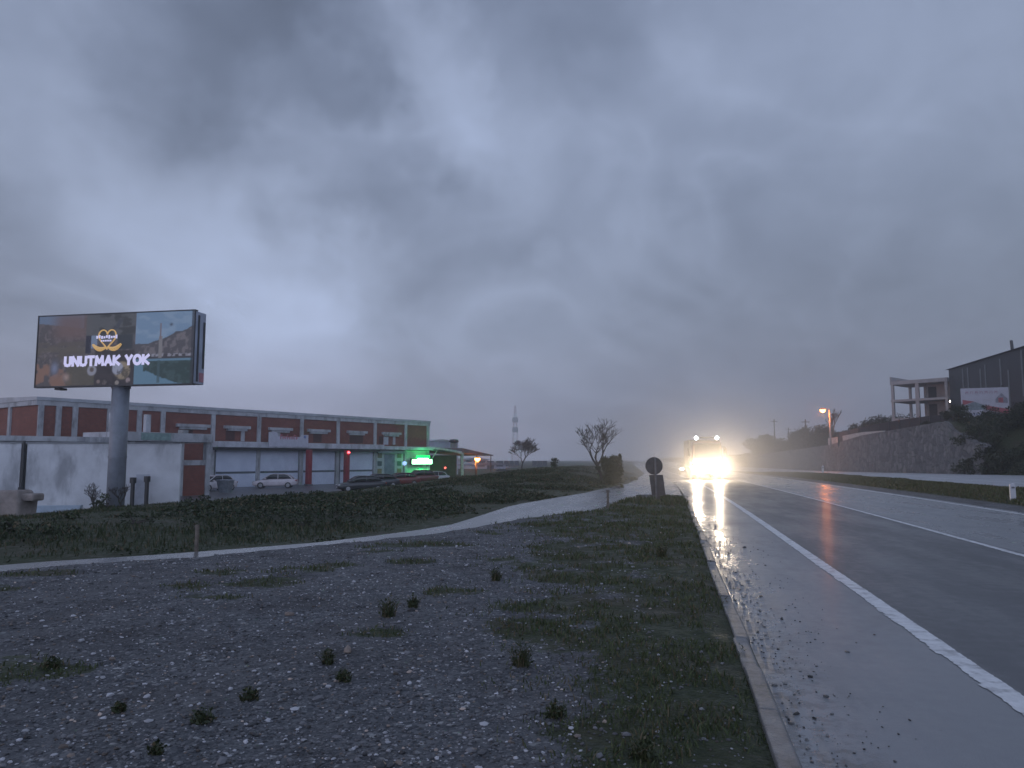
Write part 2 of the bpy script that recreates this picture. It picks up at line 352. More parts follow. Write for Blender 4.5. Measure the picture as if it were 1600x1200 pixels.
# ------------------------------------------------------------------ roads
def asphalt(name, lane=True, gloss=1., pale=(.18, .184, .20)):
    m = bpy.data.materials.new(name); m.use_nodes = True; t = NT(m.node_tree); b = t.n['Principled BSDF']
    o = t.new('ShaderNodeTexCoord').outputs['Object']
    T = t.new('ShaderNodeAttribute', attribute_name='across').outputs['Fac']
    big = t.noise(t.mapping(o, sc=(1, .22, 1)), 1.1, 6, .6)
    c = t.mix(t.map(t.noise(o, 90, 3), .3, .7), (.046, .050, .060), (.076, .080, .092))
    sh = None
    if lane:
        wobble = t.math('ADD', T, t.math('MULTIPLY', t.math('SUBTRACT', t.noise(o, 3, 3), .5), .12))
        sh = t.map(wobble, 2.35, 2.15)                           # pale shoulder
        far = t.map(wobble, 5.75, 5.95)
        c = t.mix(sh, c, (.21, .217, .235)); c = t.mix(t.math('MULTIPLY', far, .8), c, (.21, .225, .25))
        wt = t.math('ADD', T, t.math('MULTIPLY', t.math('SUBTRACT', big, .5), 1.0))
        track = t.math('MULTIPLY', t.map(t.math('ABSOLUTE', t.math('SUBTRACT', wt, 4.3)), .9, .35), .35)
        c = t.mix(track, c, (.030, .031, .036))
        mud = t.math('MULTIPLY', t.map(T, 1.25, .7), t.map(t.noise(o, 7, 6, .7), .46, .58))
        c = t.mix(t.math('MULTIPLY', mud, .75), c, (.055, .05, .048))
    else:
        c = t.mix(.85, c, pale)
    c = t.mix(t.math('MULTIPLY', t.map(t.noise(t.mapping(o, sc=(1, .5, 1)), .55, 7, .7), .48, .62), .22), c, (.035, .036, .042))
    c = t.mix(t.map(t.noise(o, 150, 2, .5), .62, .72, 0., .35), c, (.30, .30, .31))
    ck = t.new('ShaderNodeTexVoronoi', feature='DISTANCE_TO_EDGE'); t.put(ck.inputs[0], t.vmath('ADD', o, t.vmath('MULTIPLY', t.noise(o, 2.2, 5, .6, out=1), (.9, .9, 0)))); ck.inputs['Scale'].default_value = .45
    c = t.mix(t.math('MULTIPLY', t.map(ck.outputs[0], .0, .006, .6, 0.), t.map(t.noise(o, .35, 2), .5, .6)), c, (.02, .02, .024))
    t.put(b.inputs['Base Color'], c)
    wet = t.map(t.math('ADD', t.math('MULTIPLY', big, .7), t.math('MULTIPLY', t.noise(o, 6, 5, .65), .3)), .36, .64)
    ro = t.map(wet, 0., 1., .55, .32, smooth=False)
    if not lane: ro = t.math('MULTIPLY', ro, .62*gloss); bn_s = .10*gloss
    else: ro = t.math('SUBTRACT', ro, t.math('MULTIPLY', far, .12)); farb = t.math('MULTIPLY', far, .3)
    if lane:
        pud = t.math('MULTIPLY', t.map(T, 1.5, .75), t.map(t.noise(t.mapping(o, sc=(1, .35, 1)), 2.6, 6, .6), .43, .56))
        ro = t.math('SUBTRACT', ro, t.math('MULTIPLY', pud, .22)); ro = t.math('MAXIMUM', ro, .07)
    t.put(b.inputs['Roughness'], ro); b.inputs['Specular IOR Level'].default_value = .75
    b.inputs['Coat Weight'].default_value = .2; b.inputs['Coat Roughness'].default_value = .22
    bn = t.new('ShaderNodeBump'); bn.inputs['Strength'].default_value = .55; bn.inputs['Distance'].default_value = .012
    h = t.math('ADD', t.noise(o, 60, 4, .7), t.math('MULTIPLY', t.noise(t.mapping(o, sc=(1, .5, 1)), 6, 5, .6), .5 if lane else .15))
    if not lane: bn.inputs['Strength'].default_value = bn_s
    if lane: t.put(bn.inputs['Strength'], t.math('SUBTRACT', t.math('SUBTRACT', .46, farb), t.math('MULTIPLY', pud, .34), clamp=True))
    t.put(bn.inputs['Height'], h); t.l.new(bn.outputs[0], b.inputs['Normal'])
    return m
def strip(name, m, ys, left, right, zf, n=10, kind='structure'):
    ys = np.asarray(ys, float); L = left(ys); Rr = right(ys)
    k = np.linspace(0, 1, n); Xs = L[:, None]*(1-k)+Rr[:, None]*k; Ys = np.repeat(ys[:, None], n, 1)
    Zs = zf(Xs, Ys); T = Xs-cc_(Ys); I = np.arange(len(ys)*n).reshape(len(ys), n)
    q = np.stack([I[:-1, :-1], I[:-1, 1:], I[1:, 1:], I[1:, :-1]], -1).reshape(-1, 4)
    o = npmesh(name, np.c_[Xs.ravel(), Ys.ravel(), Zs.ravel()], q, m, smooth=True, attrs={'across': T.ravel()})
    return tag(o, kind=kind)
yroad = np.r_[np.arange(-15, 40, .5), np.arange(40, 200, 2), np.arange(200, 1400, 20)]
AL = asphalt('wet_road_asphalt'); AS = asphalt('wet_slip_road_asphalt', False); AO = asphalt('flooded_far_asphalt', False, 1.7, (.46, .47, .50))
def mainleft(y): return np.where(y < TIP-.3, cc_(y)+.62, np.where(y < TIP+.8, cc_(y)+.62, cc_(y)+.6))
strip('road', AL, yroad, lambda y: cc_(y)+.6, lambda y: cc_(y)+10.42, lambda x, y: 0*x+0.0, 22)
# slip road, built between the near crest line and the far edge line
def offset_line(P, d):
    out = []
    for i in range(len(P)):
        a = P[max(0, i-1)]; c = P[min(len(P)-1, i+1)]; tx = (c-a)/np.linalg.norm(c-a); out.append(P[i]+d*np.array([-tx[1], tx[0]]))
    return np.array(out)
def resample(P, n):
    s = np.r_[0, np.cumsum(np.linalg.norm(np.diff(P, axis=0), axis=1))]; k = np.linspace(0, s[-1], n)
    return np.c_[np.interp(k, s, P[:, 0]), np.interp(k, s, P[:, 1])]
Fedge = resample(np.vstack([FP[2:], [(float(cc_(y))-1.14, y) for y in (110, 150, 300)]]), 160)
Nedge = np.vstack([offset_line(NP_[2:11], .6), [(-.7, TIP+.1), (float(cc_(36))+.6, 36)], [(float(cc_(y))+.6, y) for y in (45, 60, 90, 110, 150, 300)]])
Nedge = resample(Nedge, 160)
V = []; 
for k in np.linspace(0, 1, 9):
    P = Nedge*(1-k)+Fedge*k; V.append(np.c_[P, zr(P[:, 1])+.002])
V = np.stack(V, 1); n = V.shape[1]; I = np.arange(160*n).reshape(160, n)
q = np.stack([I[:-1, :-1], I[1:, :-1], I[1:, 1:], I[:-1, 1:]], -1).reshape(-1, 4)
so = npmesh('slip_road', V.reshape(-1, 3), q, AS, smooth=True, attrs={'across': np.full(160*n, 4.)}); tag(so, kind='structure')
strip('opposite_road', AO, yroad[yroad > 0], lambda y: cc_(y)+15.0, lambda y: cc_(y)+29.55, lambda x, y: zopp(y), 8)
# painted lines: worn thermoplastic, sheets 4 mm above the asphalt
PM = mat('worn_white_road_paint', (.72, .73, .75), .4, .12, 8, dirt=(.28, .28, .29), dscale=6)
def painted(name, t0, wd, y0, y1, zb=.005, rag=.02, zf=None):
    ys = np.r_[np.arange(y0, min(y1, 30), .035), np.arange(30, y1, 1.)] if y0 < 30 else np.arange(y0, y1, 1.)
    j = ((vn(ys, ys*0, 2, 1)-.5)*rag*.7+(rng.random(len(ys))-.5)*rag*.8-np.where(vn(ys, ys*0, 7, 3) > .78, rag*.8, 0))*(ys < 30); j2 = ((vn(ys, ys*0, 2.3, 5)-.5)*rag*.5+(rng.random(len(ys))-.5)*rag*.5)*(ys < 30)
    L = cc_(ys)+t0-wd/2+j; Rr = cc_(ys)+t0+wd/2+j2; z = (zf(ys) if zf else 0*ys)+zb
    V = np.r_[np.c_[L, ys, z], np.c_[Rr, ys, z]]; m = len(ys)
    q = np.c_[np.arange(m-1), np.arange(m-1)+m, np.arange(1, m)+m, np.arange(1, m)]
    tag(npmesh(name, V, q, PM), kind='structure')
painted('edge_line', 2.22, .17, 1, 500, rag=.025); painted('lane_line', 5.72, .13, 5, 400); painted('far_edge_line', 10.05, .15, 8, 400)
painted('opposite_edge_line', 28.9, .15, 30, 300, zf=zopp, zb=.006)
# kerb of separate stones in one run
KM = mat('wet_kerb_concrete', (.19, .19, .195), .5, .25, 6, .5, 40, dirt=(.10, .095, .085), dscale=5)
kb = MB(); y = -6.
while y < TIP-.6:
    L = .98; y1 = y+L; a, c_ = float(cc_(y)), float(cc_(y1)); dz = random.uniform(-.016, .012); dx = random.uniform(-.014, .014)
    prof = [(.485, -.1), (.62, -.1), (.615, .075), (.60, .10), (.49, .105)]
    kb.loft([[(a+dx+px, y, pz+dz) for px, pz in prof], [(c_+dx+px, y1, pz+dz) for px, pz in prof]]); y = y1+.02
# rounded nose round the island tip
cx0, cy0 = -.55, TIP-.65; seg = 9
for k in range(seg):
    A0, A1 = R(0+k*150/seg), R((k+.94)*150/seg)
    prof = [(1.03, -.1), (1.17, -.1), (1.165, .075), (1.15, .10), (1.04, .105)]
    kb.loft([[(cx0+r_*math.cos(q_), cy0+r_*math.sin(q_), pz) for r_, pz in prof] for q_ in (A0, A1)])
ko = kb.build('kerb', KM, bevel=.012); tag(ko, kind='structure')
# ------------------------------------------------------------------ scatter: stones, grass, weeds
def scatter_region(n, x0, x1, y0, y1): return rng.uniform(x0, x1, n), rng.uniform(y0, y1, n)
ico = np.array([(0, 1, 1.618), (0, -1, 1.618), (0, 1, -1.618), (0, -1, -1.618), (1, 1.618, 0), (-1, 1.618, 0), (1, -1.618, 0), (-1, -1.618, 0), (1.618, 0, 1), (-1.618, 0, 1), (1.618, 0, -1), (-1.618, 0, -1)])/1.9
icf = np.array([(0, 1, 8), (0, 8, 4), (0, 4, 5), (0, 5, 9), (0, 9, 1), (1, 6, 8), (8, 6, 10), (8, 10, 4), (4, 10, 2), (4, 2, 5), (5, 2, 11), (5, 11, 9), (9, 11, 7), (9, 7, 1), (1, 7, 6), (3, 6, 7), (3, 7, 11), (3, 11, 2), (3, 2, 10), (3, 10, 6)])
def stones(name, x, y, z, size, tint, m):
    n = len(x); a = rng.uniform(0, 6.28, n); sc = size[:, None]*rng.uniform(.55, 1.2, (n, 3))*np.array([1, 1, .6])
    P = ico[None]*sc[:, None, :]*rng.uniform(.75, 1.2, (n, 12, 1)); c, s = np.cos(a)[:, None], np.sin(a)[:, None]
    V = np.stack([P[..., 0]*c-P[..., 1]*s+x[:, None], P[..., 0]*s+P[..., 1]*c+y[:, None], P[..., 2]+z[:, None]], -1).reshape(-1, 3)
    Fc = (icf[None]+np.arange(n)[:, None, None]*12).reshape(-1, 3)
    return npmesh(name, V, Fc, m, tint=np.repeat(tint, 12, 0), smooth=False)
SM = attrmat('wet_stone', .5)
N = 110000
# density falls with distance so that the near ground is full of stones
dist = 2.2+rng.random(N)**1.4*16; az = rng.uniform(R(-52), R(42), N)+YAW
x = -np.sin(az)*dist; y = np.cos(az)*dist
keep = (x < .38) & (perp(Nx, x, y) > -.1) & (rng.random(N) > grassy(x, y)*.85); x, y, dist = x[keep], y[keep], dist[keep]
size = np.exp(rng.normal(-4.9, .42, len(x)))*(1+dist*.02); big = rng.random(len(x)) < .012; size[big] *= 1.7
lumv = np.where(rng.random(len(x)) < .15, rng.uniform(.26, .55, len(x)), rng.uniform(.04, .19, len(x)))
tint = np.c_[lumv, lumv*1.0, lumv*1.07]; wm = rng.random(len(x)) < .1; tint[wm] = tint[wm]*np.array([1.25, 1.0, .8])
tag(stones('gravel', x, y, height(x, y)+size*.18, size, tint, SM), 'loose grey and white gravel stones scattered over the island', 'gravel', kind='stuff')
n = 900; x = .66+np.abs(rng.normal(0, .33, n)); y = rng.uniform(1.5, 20, n); size = np.exp(rng.normal(-4.9, .5, n)); lv = rng.uniform(.03, .22, n)
tag(stones('gutter_grit', x, y, np.full(n, .003), size, np.c_[lv, lv*.97, lv*.95], SM), 'dark grit and small stones lying in the wet gutter by the kerb', 'grit', kind='stuff')
GM = attrmat('grass_blades', .6); LM = attrmat('leaves', .55)
def blades(name, x, y, z, h, wd, tint, lean=.5, m=None, parent=None):
    n = len(x); a = rng.uniform(0, 6.28, n); l = rng.uniform(.1, lean, n)*h; b_ = rng.uniform(0, 6.28, n)
    dx, dy = np.cos(a)*wd/2, np.sin(a)*wd/2; lx, ly = np.cos(b_)*l, np.sin(b_)*l
    P = np.stack([np.c_[x-dx, y-dy, z], np.c_[x+dx, y+dy, z], np.c_[x+lx*.35+dx*.7, y+ly*.35+dy*.7, z+h*.6], np.c_[x+lx*.35-dx*.7, y+ly*.35-dy*.7, z+h*.6], np.c_[x+lx, y+ly, z+h*.95]], 1).reshape(-1, 3)
    I = np.arange(n)[:, None]*5
    T = np.r_[np.c_[I, I+1, I+2], np.c_[I, I+2, I+3], np.c_[I+3, I+2, I+4]]
    return npmesh(name, P, T, m or GM, tint=np.repeat(tint, 5, 0), parent=parent)
def gcol(n, a=(.035, .05, .018), b=(.085, .095, .04), dry=.2, dryc=(.13, .105, .06)):
    k = rng.random((n, 1)); c = np.array(a)*(1-k)+np.array(b)*k; d = rng.random(n) < dry; c[d] = np.array(dryc)*rng.uniform(.6, 1.1, (d.sum(), 1)); return c
N = 330000
dist = 2+rng.random(N)**1.2*32; az = rng.uniform(R(-48), R(40), N)+YAW; x = -np.sin(az)*dist; y = np.cos(az)*dist
gk = grassy(x, y)*sst(.40, .58, fbm(x, y, 3.1, 8)); keep = (x-cc_(y) < .54) & (y < TIP-.2) & (perp(Nx, x, y) > -.6) & (rng.random(N) < gk)
x, y, dist = x[keep], y[keep], dist[keep]; h = rng.uniform(.015, .05, len(x))*(1+dist*.045)*(.6+.9*fbm(x, y, 1.5, 2))
edge = (y > 26); h = np.where(edge, h*1.5, h)
tag(blades('grass', x, y, height(x, y)-.01, h, .005+dist*.0011, gcol(len(x), (.032, .050, .018), (.085, .105, .040), dry=.2), .9), 'short dark grass growing on the gravel island beside the kerb', 'grass', kind='stuff')
# bank beyond the slip road: grass and broad-leaved weeds
N = 150000; y = rng.uniform(5, 95, N); d = rng.random(N)**1.1*17+.15; x = Fx(y)-d*np.sqrt(1+(Fx(y+.5)-Fx(y-.5))**2)
r_ = np.hypot(x, y); keep = (np.abs(np.arctan2(-x, y)-YAW) < R(38)) & (rng.random(N) < np.clip(30/r_, .25, 1)); x, y, r_, d = x[keep], y[keep], r_[keep], d[keep]
dn = sst(.42, .62, fbm(x, y, .35, 21)); keep = rng.random(len(x)) < .45+.55*dn; x, y, r_, d, dn = x[keep], y[keep], r_[keep], d[keep], dn[keep]
h = rng.uniform(.04, .12, len(x))*(.6+1.0*dn)*sst(.0, 2.2, d)
tag(blades('bank_grass', x, y, height(x, y)-.02, h, .008+r_*.0011, gcol(len(x), (.020, .034, .012), (.052, .068, .024), .2), .8), 'rough uneven grass covering the bank beyond the slip road', 'grass', kind='stuff')
def leafquads(x, y, z, s, flat=.5):
    n = len(x); a = rng.normal(size=(n, 3)); a /= np.linalg.norm(a, axis=1)[:, None]
    b_ = rng.normal(size=(n, 3)); b_ -= (b_*a).sum(1)[:, None]*a; b_ /= np.linalg.norm(b_, axis=1)[:, None]
    P0 = np.c_[x, y, z]; s = np.asarray(s)[:, None] if np.ndim(s) else s
    P = np.stack([P0-a*s, P0+b_*s*.5, P0+a*s, P0-b_*s*.5], 1).reshape(-1, 3)
    return P, np.arange(4*n).reshape(n, 4)
N = 95000; y = rng.uniform(6, 60, N); d = .25+rng.random(N)*11; x = Fx(y)-d*np.sqrt(1+(Fx(y+.5)-Fx(y-.5))**2)
r_ = np.hypot(x, y); cl = fbm(x, y, .55, 31); hm = sst(.50, .66, cl)*np.interp(r_, [14, 30, 45, 60], [.75, .55, .35, .2])*sst(.1, 1.6, d)
keep = (hm > .05) & (np.abs(np.arctan2(-x, y)-YAW) < R(38)); x, y, r_, hm = x[keep], y[keep], r_[keep], hm[keep]
z = height(x, y)+rng.random(len(x))**.7*hm*.6
P, Q4 = leafquads(x, y, z, .028+r_*.0012)
tag(npmesh('bank_weeds', P, Q4, LM, tint=np.repeat(gcol(len(x), (.013, .024, .010), (.040, .058, .021), .1), 4, 0)), 'dark broad-leaved weeds tangled over the roadside bank', 'weeds', kind='stuff')
# median grass
N = 60000; y = rng.uniform(18, 102, N); tt = rng.uniform(11.7, 14.95, N); x = tt+cc_(y); r_ = np.hypot(x, y)
h = rng.uniform(.05, .15, N)*(.5+fbm(x, y, .7, 3)); col_ = gcol(N, (.045, .058, .02), (.10, .11, .045), .25)
tag(blades('median_grass', x, y, height(x, y)-.02, h, .01+r_*.001, col_, .7), 'strip of rough grass on the median between the carriageways', 'grass', kind='stuff')
# single weeds standing in the gravel
weeds = [(390, 1090, .10, 'low round dark weed in the open gravel near the photograph foot'), (537, 1062, .10, 'dark weed clump right of the tall thin one in the gravel'),
         (513, 1035, .14, 'thin upright pale weed in the gravel left of a dark clump'), (316, 1128, .12, 'ragged weed with pale tips over a dark hollow at the lower left'),
         (868, 1122, .11, 'bushy green weed in gravel near the grassy strip, nearest the kerb side'), (815, 1040, .24, 'tall leafy weed standing in the middle of the gravel'),
         (606, 962, .26, 'tall thin weed far out in the gravel, left of centre'), (80, 1045, .09, 'small weed at the left edge of the gravel'),
         (245, 1178, .07, 'wide flat weed mat at the foot of the gravel, left'), (1005, 1190, .12, 'dark weed at the foot of the view beside the grass strip'),
         (185, 1112, .07, 'faint low weed behind the wide flat mat at left'), (645, 948, .16, 'small far weed beside the tall thin one'),
         (1035, 868, .26, 'dark seedling weed near the tip of the island'), (775, 905, .2, 'small dark weed in the gravel short of the slip road bend')]
for px, py, hh, lab in weeds:
    p = plane(px, py, .1); z0 = float(height(p.x, p.y)); r0 = math.hypot(p.x, p.y)
    wd_ = hh*.35 if hh > .12 else hh*.6
    nn = 110; a = rng.uniform(0, 6.28, nn); rr = rng.random(nn)**.7*wd_; zq = rng.random(nn)*hh*(1-rr/wd_*.5)
    P, Q4 = leafquads(np.cos(a)*rr, np.sin(a)*rr, zq, rng.uniform(.006, .015, nn)*(1+r0*.06))
    hh *= .62; o_ = tag(bpy.data.objects.new('weed', None), lab, 'weed', 'weeds in the gravel'); COL.objects.link(o_); o_.location = (p.x, p.y, z0)
    npmesh('leaves', P, Q4, LM, tint=np.repeat(gcol(nn, (.018, .028, .012), (.05, .062, .025), .1), 4, 0), parent=o_)
    a = rng.uniform(0, 6.28, 110); q0 = rng.random(110)*wd_*.8; blades('stems', np.cos(a)*q0, np.sin(a)*q0, np.zeros(110)-.01, rng.uniform(.3, 1.25, 110)*hh*1.2, np.full(110, .004+r0*.0006), gcol(110, (.025, .038, .014), (.07, .08, .03), .25), 1.3, parent=o_)
# ------------------------------------------------------------------ foliage and trees
def crown(name, clumps, m=None, n=900, leaf=.12, cols=((.020, .030, .012), (.055, .066, .026)), parent=None, hollow=.35):
    xs = []; tn = []
    for (cx, cy, cz, rx, ry, rz_) in clumps:
        k = max(30, int(n*rx*rz_)); v = rng.normal(size=(k, 3)); v /= np.linalg.norm(v, axis=1)[:, None]
        rr = (hollow+(1-hollow)*rng.random(k)**.5); lump = 1+.28*(vn(v[:, 0]*2+cx, v[:, 1]*2+cz, 1.7)-.5)*2+.2*(vn(v[:, 2]*3, v[:, 0]*3+cy, 2.2)-.5)*2
        rr = rr*lump; p = v*rr[:, None]*np.array([rx, ry, rz_])+np.array([cx, cy, cz]); p[:, 2] = np.maximum(p[:, 2], .02)
        xs.append(p); sh = rng.uniform(.0, 1, (k, 1))*.6+.4*rng.random(); tn.append(np.array(cols[0])*(1-sh)+np.array(cols[1])*sh)
    p = np.vstack(xs); tn = np.vstack(tn); P, Q4 = leafquads(p[:, 0], p[:, 1], p[:, 2], rng.uniform(.6, 1.3, len(p))*leaf)
    return npmesh(name, P, Q4, m or LM, tint=np.repeat(tn, 4, 0), parent=parent)
BK = mat('bark', (.06, .052, .048), .85, .3, 6, .6, 14)
def bushthing(kind, px, D, z0, wd, hh, lab, cat, group=None, n=900, leaf=.12, cols=((.020, .030, .012), (.055, .066, .026)), seed=0, loc=None, trunk=.5):
    p = at(px, 700, D) if loc is None else Vector(loc); z0 = float(height(p.x, p.y))-.05 if z0 is None else z0
    o_ = thing(kind, (p.x, p.y, z0), lab, cat, group=group); rs = random.Random(seed+int(px*7))
    cl = []
    k = max(4, int(wd*hh*.5)); k = min(k, 16)
    for i in range(k):
        fx = rs.uniform(-.36, .36)*wd; top = hh*(1-(abs(fx)/(wd*.5))**2*.6); r_ = rs.uniform(.2, .34)*min(wd, hh)
        cz = rs.uniform(trunk*r_, max(trunk*r_+.01, top-r_*.8)); cl.append((fx, rs.uniform(-.25, .25)*wd*.7, cz, r_*rs.uniform(.9, 1.5), r_, r_*rs.uniform(.7, 1.1)))
    cr = crown('crown' if 'tree' in kind else 'foliage', cl, n=n, leaf=leaf, cols=cols, parent=o_)
    tb = MB(); tb.tube((0, 0, -.2), (0, 0, hh*.35), .04*hh**.8+.02, .03*hh**.7+.01, 7)
    for c in cl[:8]: tb.tube((0, 0, hh*.15), (c[0], c[1], c[2]), .02+.008*hh, .01, 5)
    tb.build('trunk' if 'tree' in kind else 'stems', BK, o_, smooth=True)
    return o_
def baretree(px, D, z0, hh, spread, lab, cat='tree', seed=1, lean=0, depth=6, twig=.012, m=None, group=None):
    rs = random.Random(seed); p = at(px, 700, D); z0 = float(height(p.x, p.y))-.05 if z0 is None else z0
    o_ = thing('bare_tree', (p.x, p.y, z0), lab, cat, group=group); tk = MB(); tw = MB()
    def br(a, d, L, r, k):
        mid = a+d*L*.5+Vector((rs.uniform(-1, 1), rs.uniform(-1, 1), rs.uniform(-.3, .6)))*L*.08; e_ = mid+(d+Vector((rs.uniform(-1, 1), rs.uniform(-1, 1), rs.uniform(-.2, .5)))*.18).normalized()*L*.5
        T = tk if k >= depth-1 else tw; nn_ = 7 if k >= depth-1 else 4
        T.tube(a, mid, r, r*.85, nn_, False); T.tube(mid, e_, r*.85, r*.62, nn_, False)
        if k <= 0: return
        for i in range(3 if k > 2 else 2+rs.randint(0, 1)):
            q_ = rs.uniform(0, 6.28); s_ = rs.uniform(.45, .95)*spread
            nd = (d+Vector((math.cos(q_)*s_, math.sin(q_)*s_, rs.uniform(-.1, .45)))).normalized()
            br(e_ if i else a+(e_-a)*rs.uniform(.6, 1), nd, L*rs.uniform(.62, .9), max(twig, r*.6), k-1)
    br(Vector((0, 0, -.1)), Vector((lean, 0, 1)).normalized(), hh*.23, hh*.020+.02, depth)
    tk.build('trunk', m or BK, o_, smooth=True); tw.build('branches', m or BK, o_); return o_
# left: tree with ivy-covered foot at the end of the bank
p = at(954, 700, 52); iv = thing('ivy_bush', (p.x, p.y, float(height(p.x, p.y))-.1), 'dense dark green ivy-clad bush at the far end of the bank', 'bush'); rs = random.Random(3)
crown('foliage', [(rs.uniform(-.45, .5), rs.uniform(-.4, .4), zq_, rs.uniform(.28, .42), .35, rs.uniform(.22, .34)) for zq_ in np.linspace(.2, 1.75, 26)]+[(-.85, 0, 1.15, .22, .2, .16), (.62, 0, 1.95, .12, .12, .2)], n=6500, leaf=.055, parent=iv)
MB().tube((0, 0, -.2), (0, 0, 1.6), .09, .05, 7).tube((.5, 0, .3), (.62, 0, 2.1), .05, .02, 6).build('stems', BK, iv)
baretree(942, 52.6, None, 5.7, 1.05, 'bare spreading tree rising above the dense ivy bush', seed=12, lean=-.25, depth=6, twig=.012)
bushthing('shrub', 868, 68, None, .9, 1.05, 'small dark round shrub alone on the skyline of the bank', 'shrub', n=1500, leaf=.08, seed=4)
for k_, (px, D, wd, hh, lab) in enumerate([(985, 60, 1.3, .5, 'low yellow-green bush at the tip of the bank lit by headlights'), (955, 46, 1.8, .45, 'pale low bush in front of the ivy bush'), (905, 50, 2.2, .4, 'low brownish bush on the bank left of the ivy bush')]):
    bushthing('low_bush', px, D, None, wd, hh, lab, 'bush', 'low bushes on the bank crest', n=1800, leaf=.06, cols=((.06, .065, .02), (.13, .13, .05)), seed=k_)
baretree(815, 140, None, 7., 1.15, 'hazy bare tree in front of the low white sheds', seed=5, depth=7, twig=.03)
# scrub round the billboard pole
baretree(152, 32, None, 1.6, 1.0, 'leafless scrub bush left of the billboard pole', 'bush', seed=21, depth=5, twig=.006)
baretree(192, 31.5, None, 1.45, .9, 'leafless scrub bush right of the billboard pole', 'bush', seed=22, depth=5, twig=.006)
bushthing('shrub', 173, 31, None, 1.8, .75, 'dark leafy scrub piled round the billboard pole foot', 'shrub', n=1500, leaf=.06, seed=9)
bushthing('shrub', 318, 50, None, 2.4, .8, 'dark low scrub under the brick end panel of the annex', 'shrub', n=900, leaf=.08, seed=19)
for k_, (px, D, wd, hh, lab) in enumerate([(485, 22.5, 1.2, .38, 'round green weed bush on the bank above the slip road'), (30, 19.5, 2.2, .5, 'dark bramble at the left end of the bank'), (215, 21, 2.6, .5, 'dark bramble on the bank below the billboard'), (360, 22, 2., .4, 'low bramble on the bank right of the wooden stake'), (590, 30, 2.2, .35, 'reddish brown scrub on the bank near the slip road bend')]):
    bushthing('bramble', px, D, None, wd, hh, lab, 'bush', 'brambles on the bank', n=2200, leaf=.05, seed=k_+40, cols=((.020, .032, .014), (.05, .062, .026)) if k_ < 4 else ((.045, .034, .024), (.08, .06, .04)))
# ------------------------------------------------------------------ billboard
z_b = (at(58.5, 603, 34.1).z+at(302, 599.5, 32.6).z)/2; z_t = (at(58.5, 494.5, 34.1).z+at(302, 486, 32.6).z)/2
PL, PR = at(58.5, 550, 34.1), at(302, 550, 32.6); pb = at(180, 700, 33.6)
dv = Vector((PR.x-PL.x, PR.y-PL.y, 0)); WB = dv.length; rzb = math.atan2(dv.y, dv.x); dv.normalize()
zg = float(height(pb.x, pb.y))
bb = thing('billboard', (pb.x, pb.y, zg), 'large lit screen billboard reading UNUTMAK YOK on one thick grey pole', 'billboard', rz=rzb)
xl = Vector((PL.x-pb.x, PL.y-pb.y, 0)).dot(dv); perpv = Vector((-dv.y, dv.x, 0)); yf = Vector((PL.x-pb.x, PL.y-pb.y, 0)).dot(perpv)
zb_, zt_ = z_b-zg, z_t-zg; HB = zt_-zb_
yp = yf+.45
mb = MB().tube((0, yp, -.5), (0, yp, zb_+.3), .37, .36, 28); mb.build('pole', mat('pole_grey_paint', (.22, .24, .28), .5, .15, 2, dirt=(.15, .15, .17)), bb, smooth=True)
MB().tube((0, yp, 2.2), (0, yp, 2.28), .385, .385, 28).build('flange', mat('pole_grey_paint', (1, 1, 1)), bb); fl = MB(); fl.tube((0, yp, zb_-.12), (0, yp, zb_-.0), .40, .40, 28); fl.build('flange', mat('pole_grey_paint', (1, 1, 1)), bb)
MB().tube((-.40, yp-.02, 0), (-.40, yp-.02, zb_), .035, .035, 8).build('side_tube', mat('pink_tube', (.50, .28, .26), .6), bb)  # thin pink tube running up the left side of the pole
DK = mat('dark_metal', (.035, .037, .042), .5, .2, 3)
MB().box(xl, xl+WB, yf+.03, yf+.85, zb_, zt_).build('cabinet', mat('cabinet_steel', (.36, .40, .50), .45, .2, 1.), bb, bevel=.02)
fr = MB(); fr.box(xl-.03, xl+WB+.03, yf-.03, yf+.2, zb_-.07, zb_-.005); fr.box(xl-.03, xl+WB+.03, yf-.03, yf+.2, zt_+.003, zt_+.05)
fr.box(xl-.05, xl-.005, yf-.03, yf+.2, zb_-.07, zt_+.05); fr.box(xl+WB+.005, xl+WB+.035, yf-.03, yf+.04, zb_-.07, zt_+.05); fr.box(xl+.9, xl+1.2, yf+.1, yf+.5, zb_-.16, zb_-.07)
fr.build('frame', DK, bb)
sd = MB(); sd.box(xl+WB+.003, xl+WB+.02, yf+.26, yf+.38, zb_+.1, zt_-.15); sd.box(xl+WB+.003, xl+WB+.02, yf+.66, yf+.8, zb_+.7, zt_-.4); sd.build('side_hatch', DK, bb)
MB().box(xl+WB+.003, xl+WB+.022, yf+.47, yf+.8, zb_+.1, zb_+.5).build('side_sticker', mat('pink_sticker', (.45, .2, .24), .5), bb)
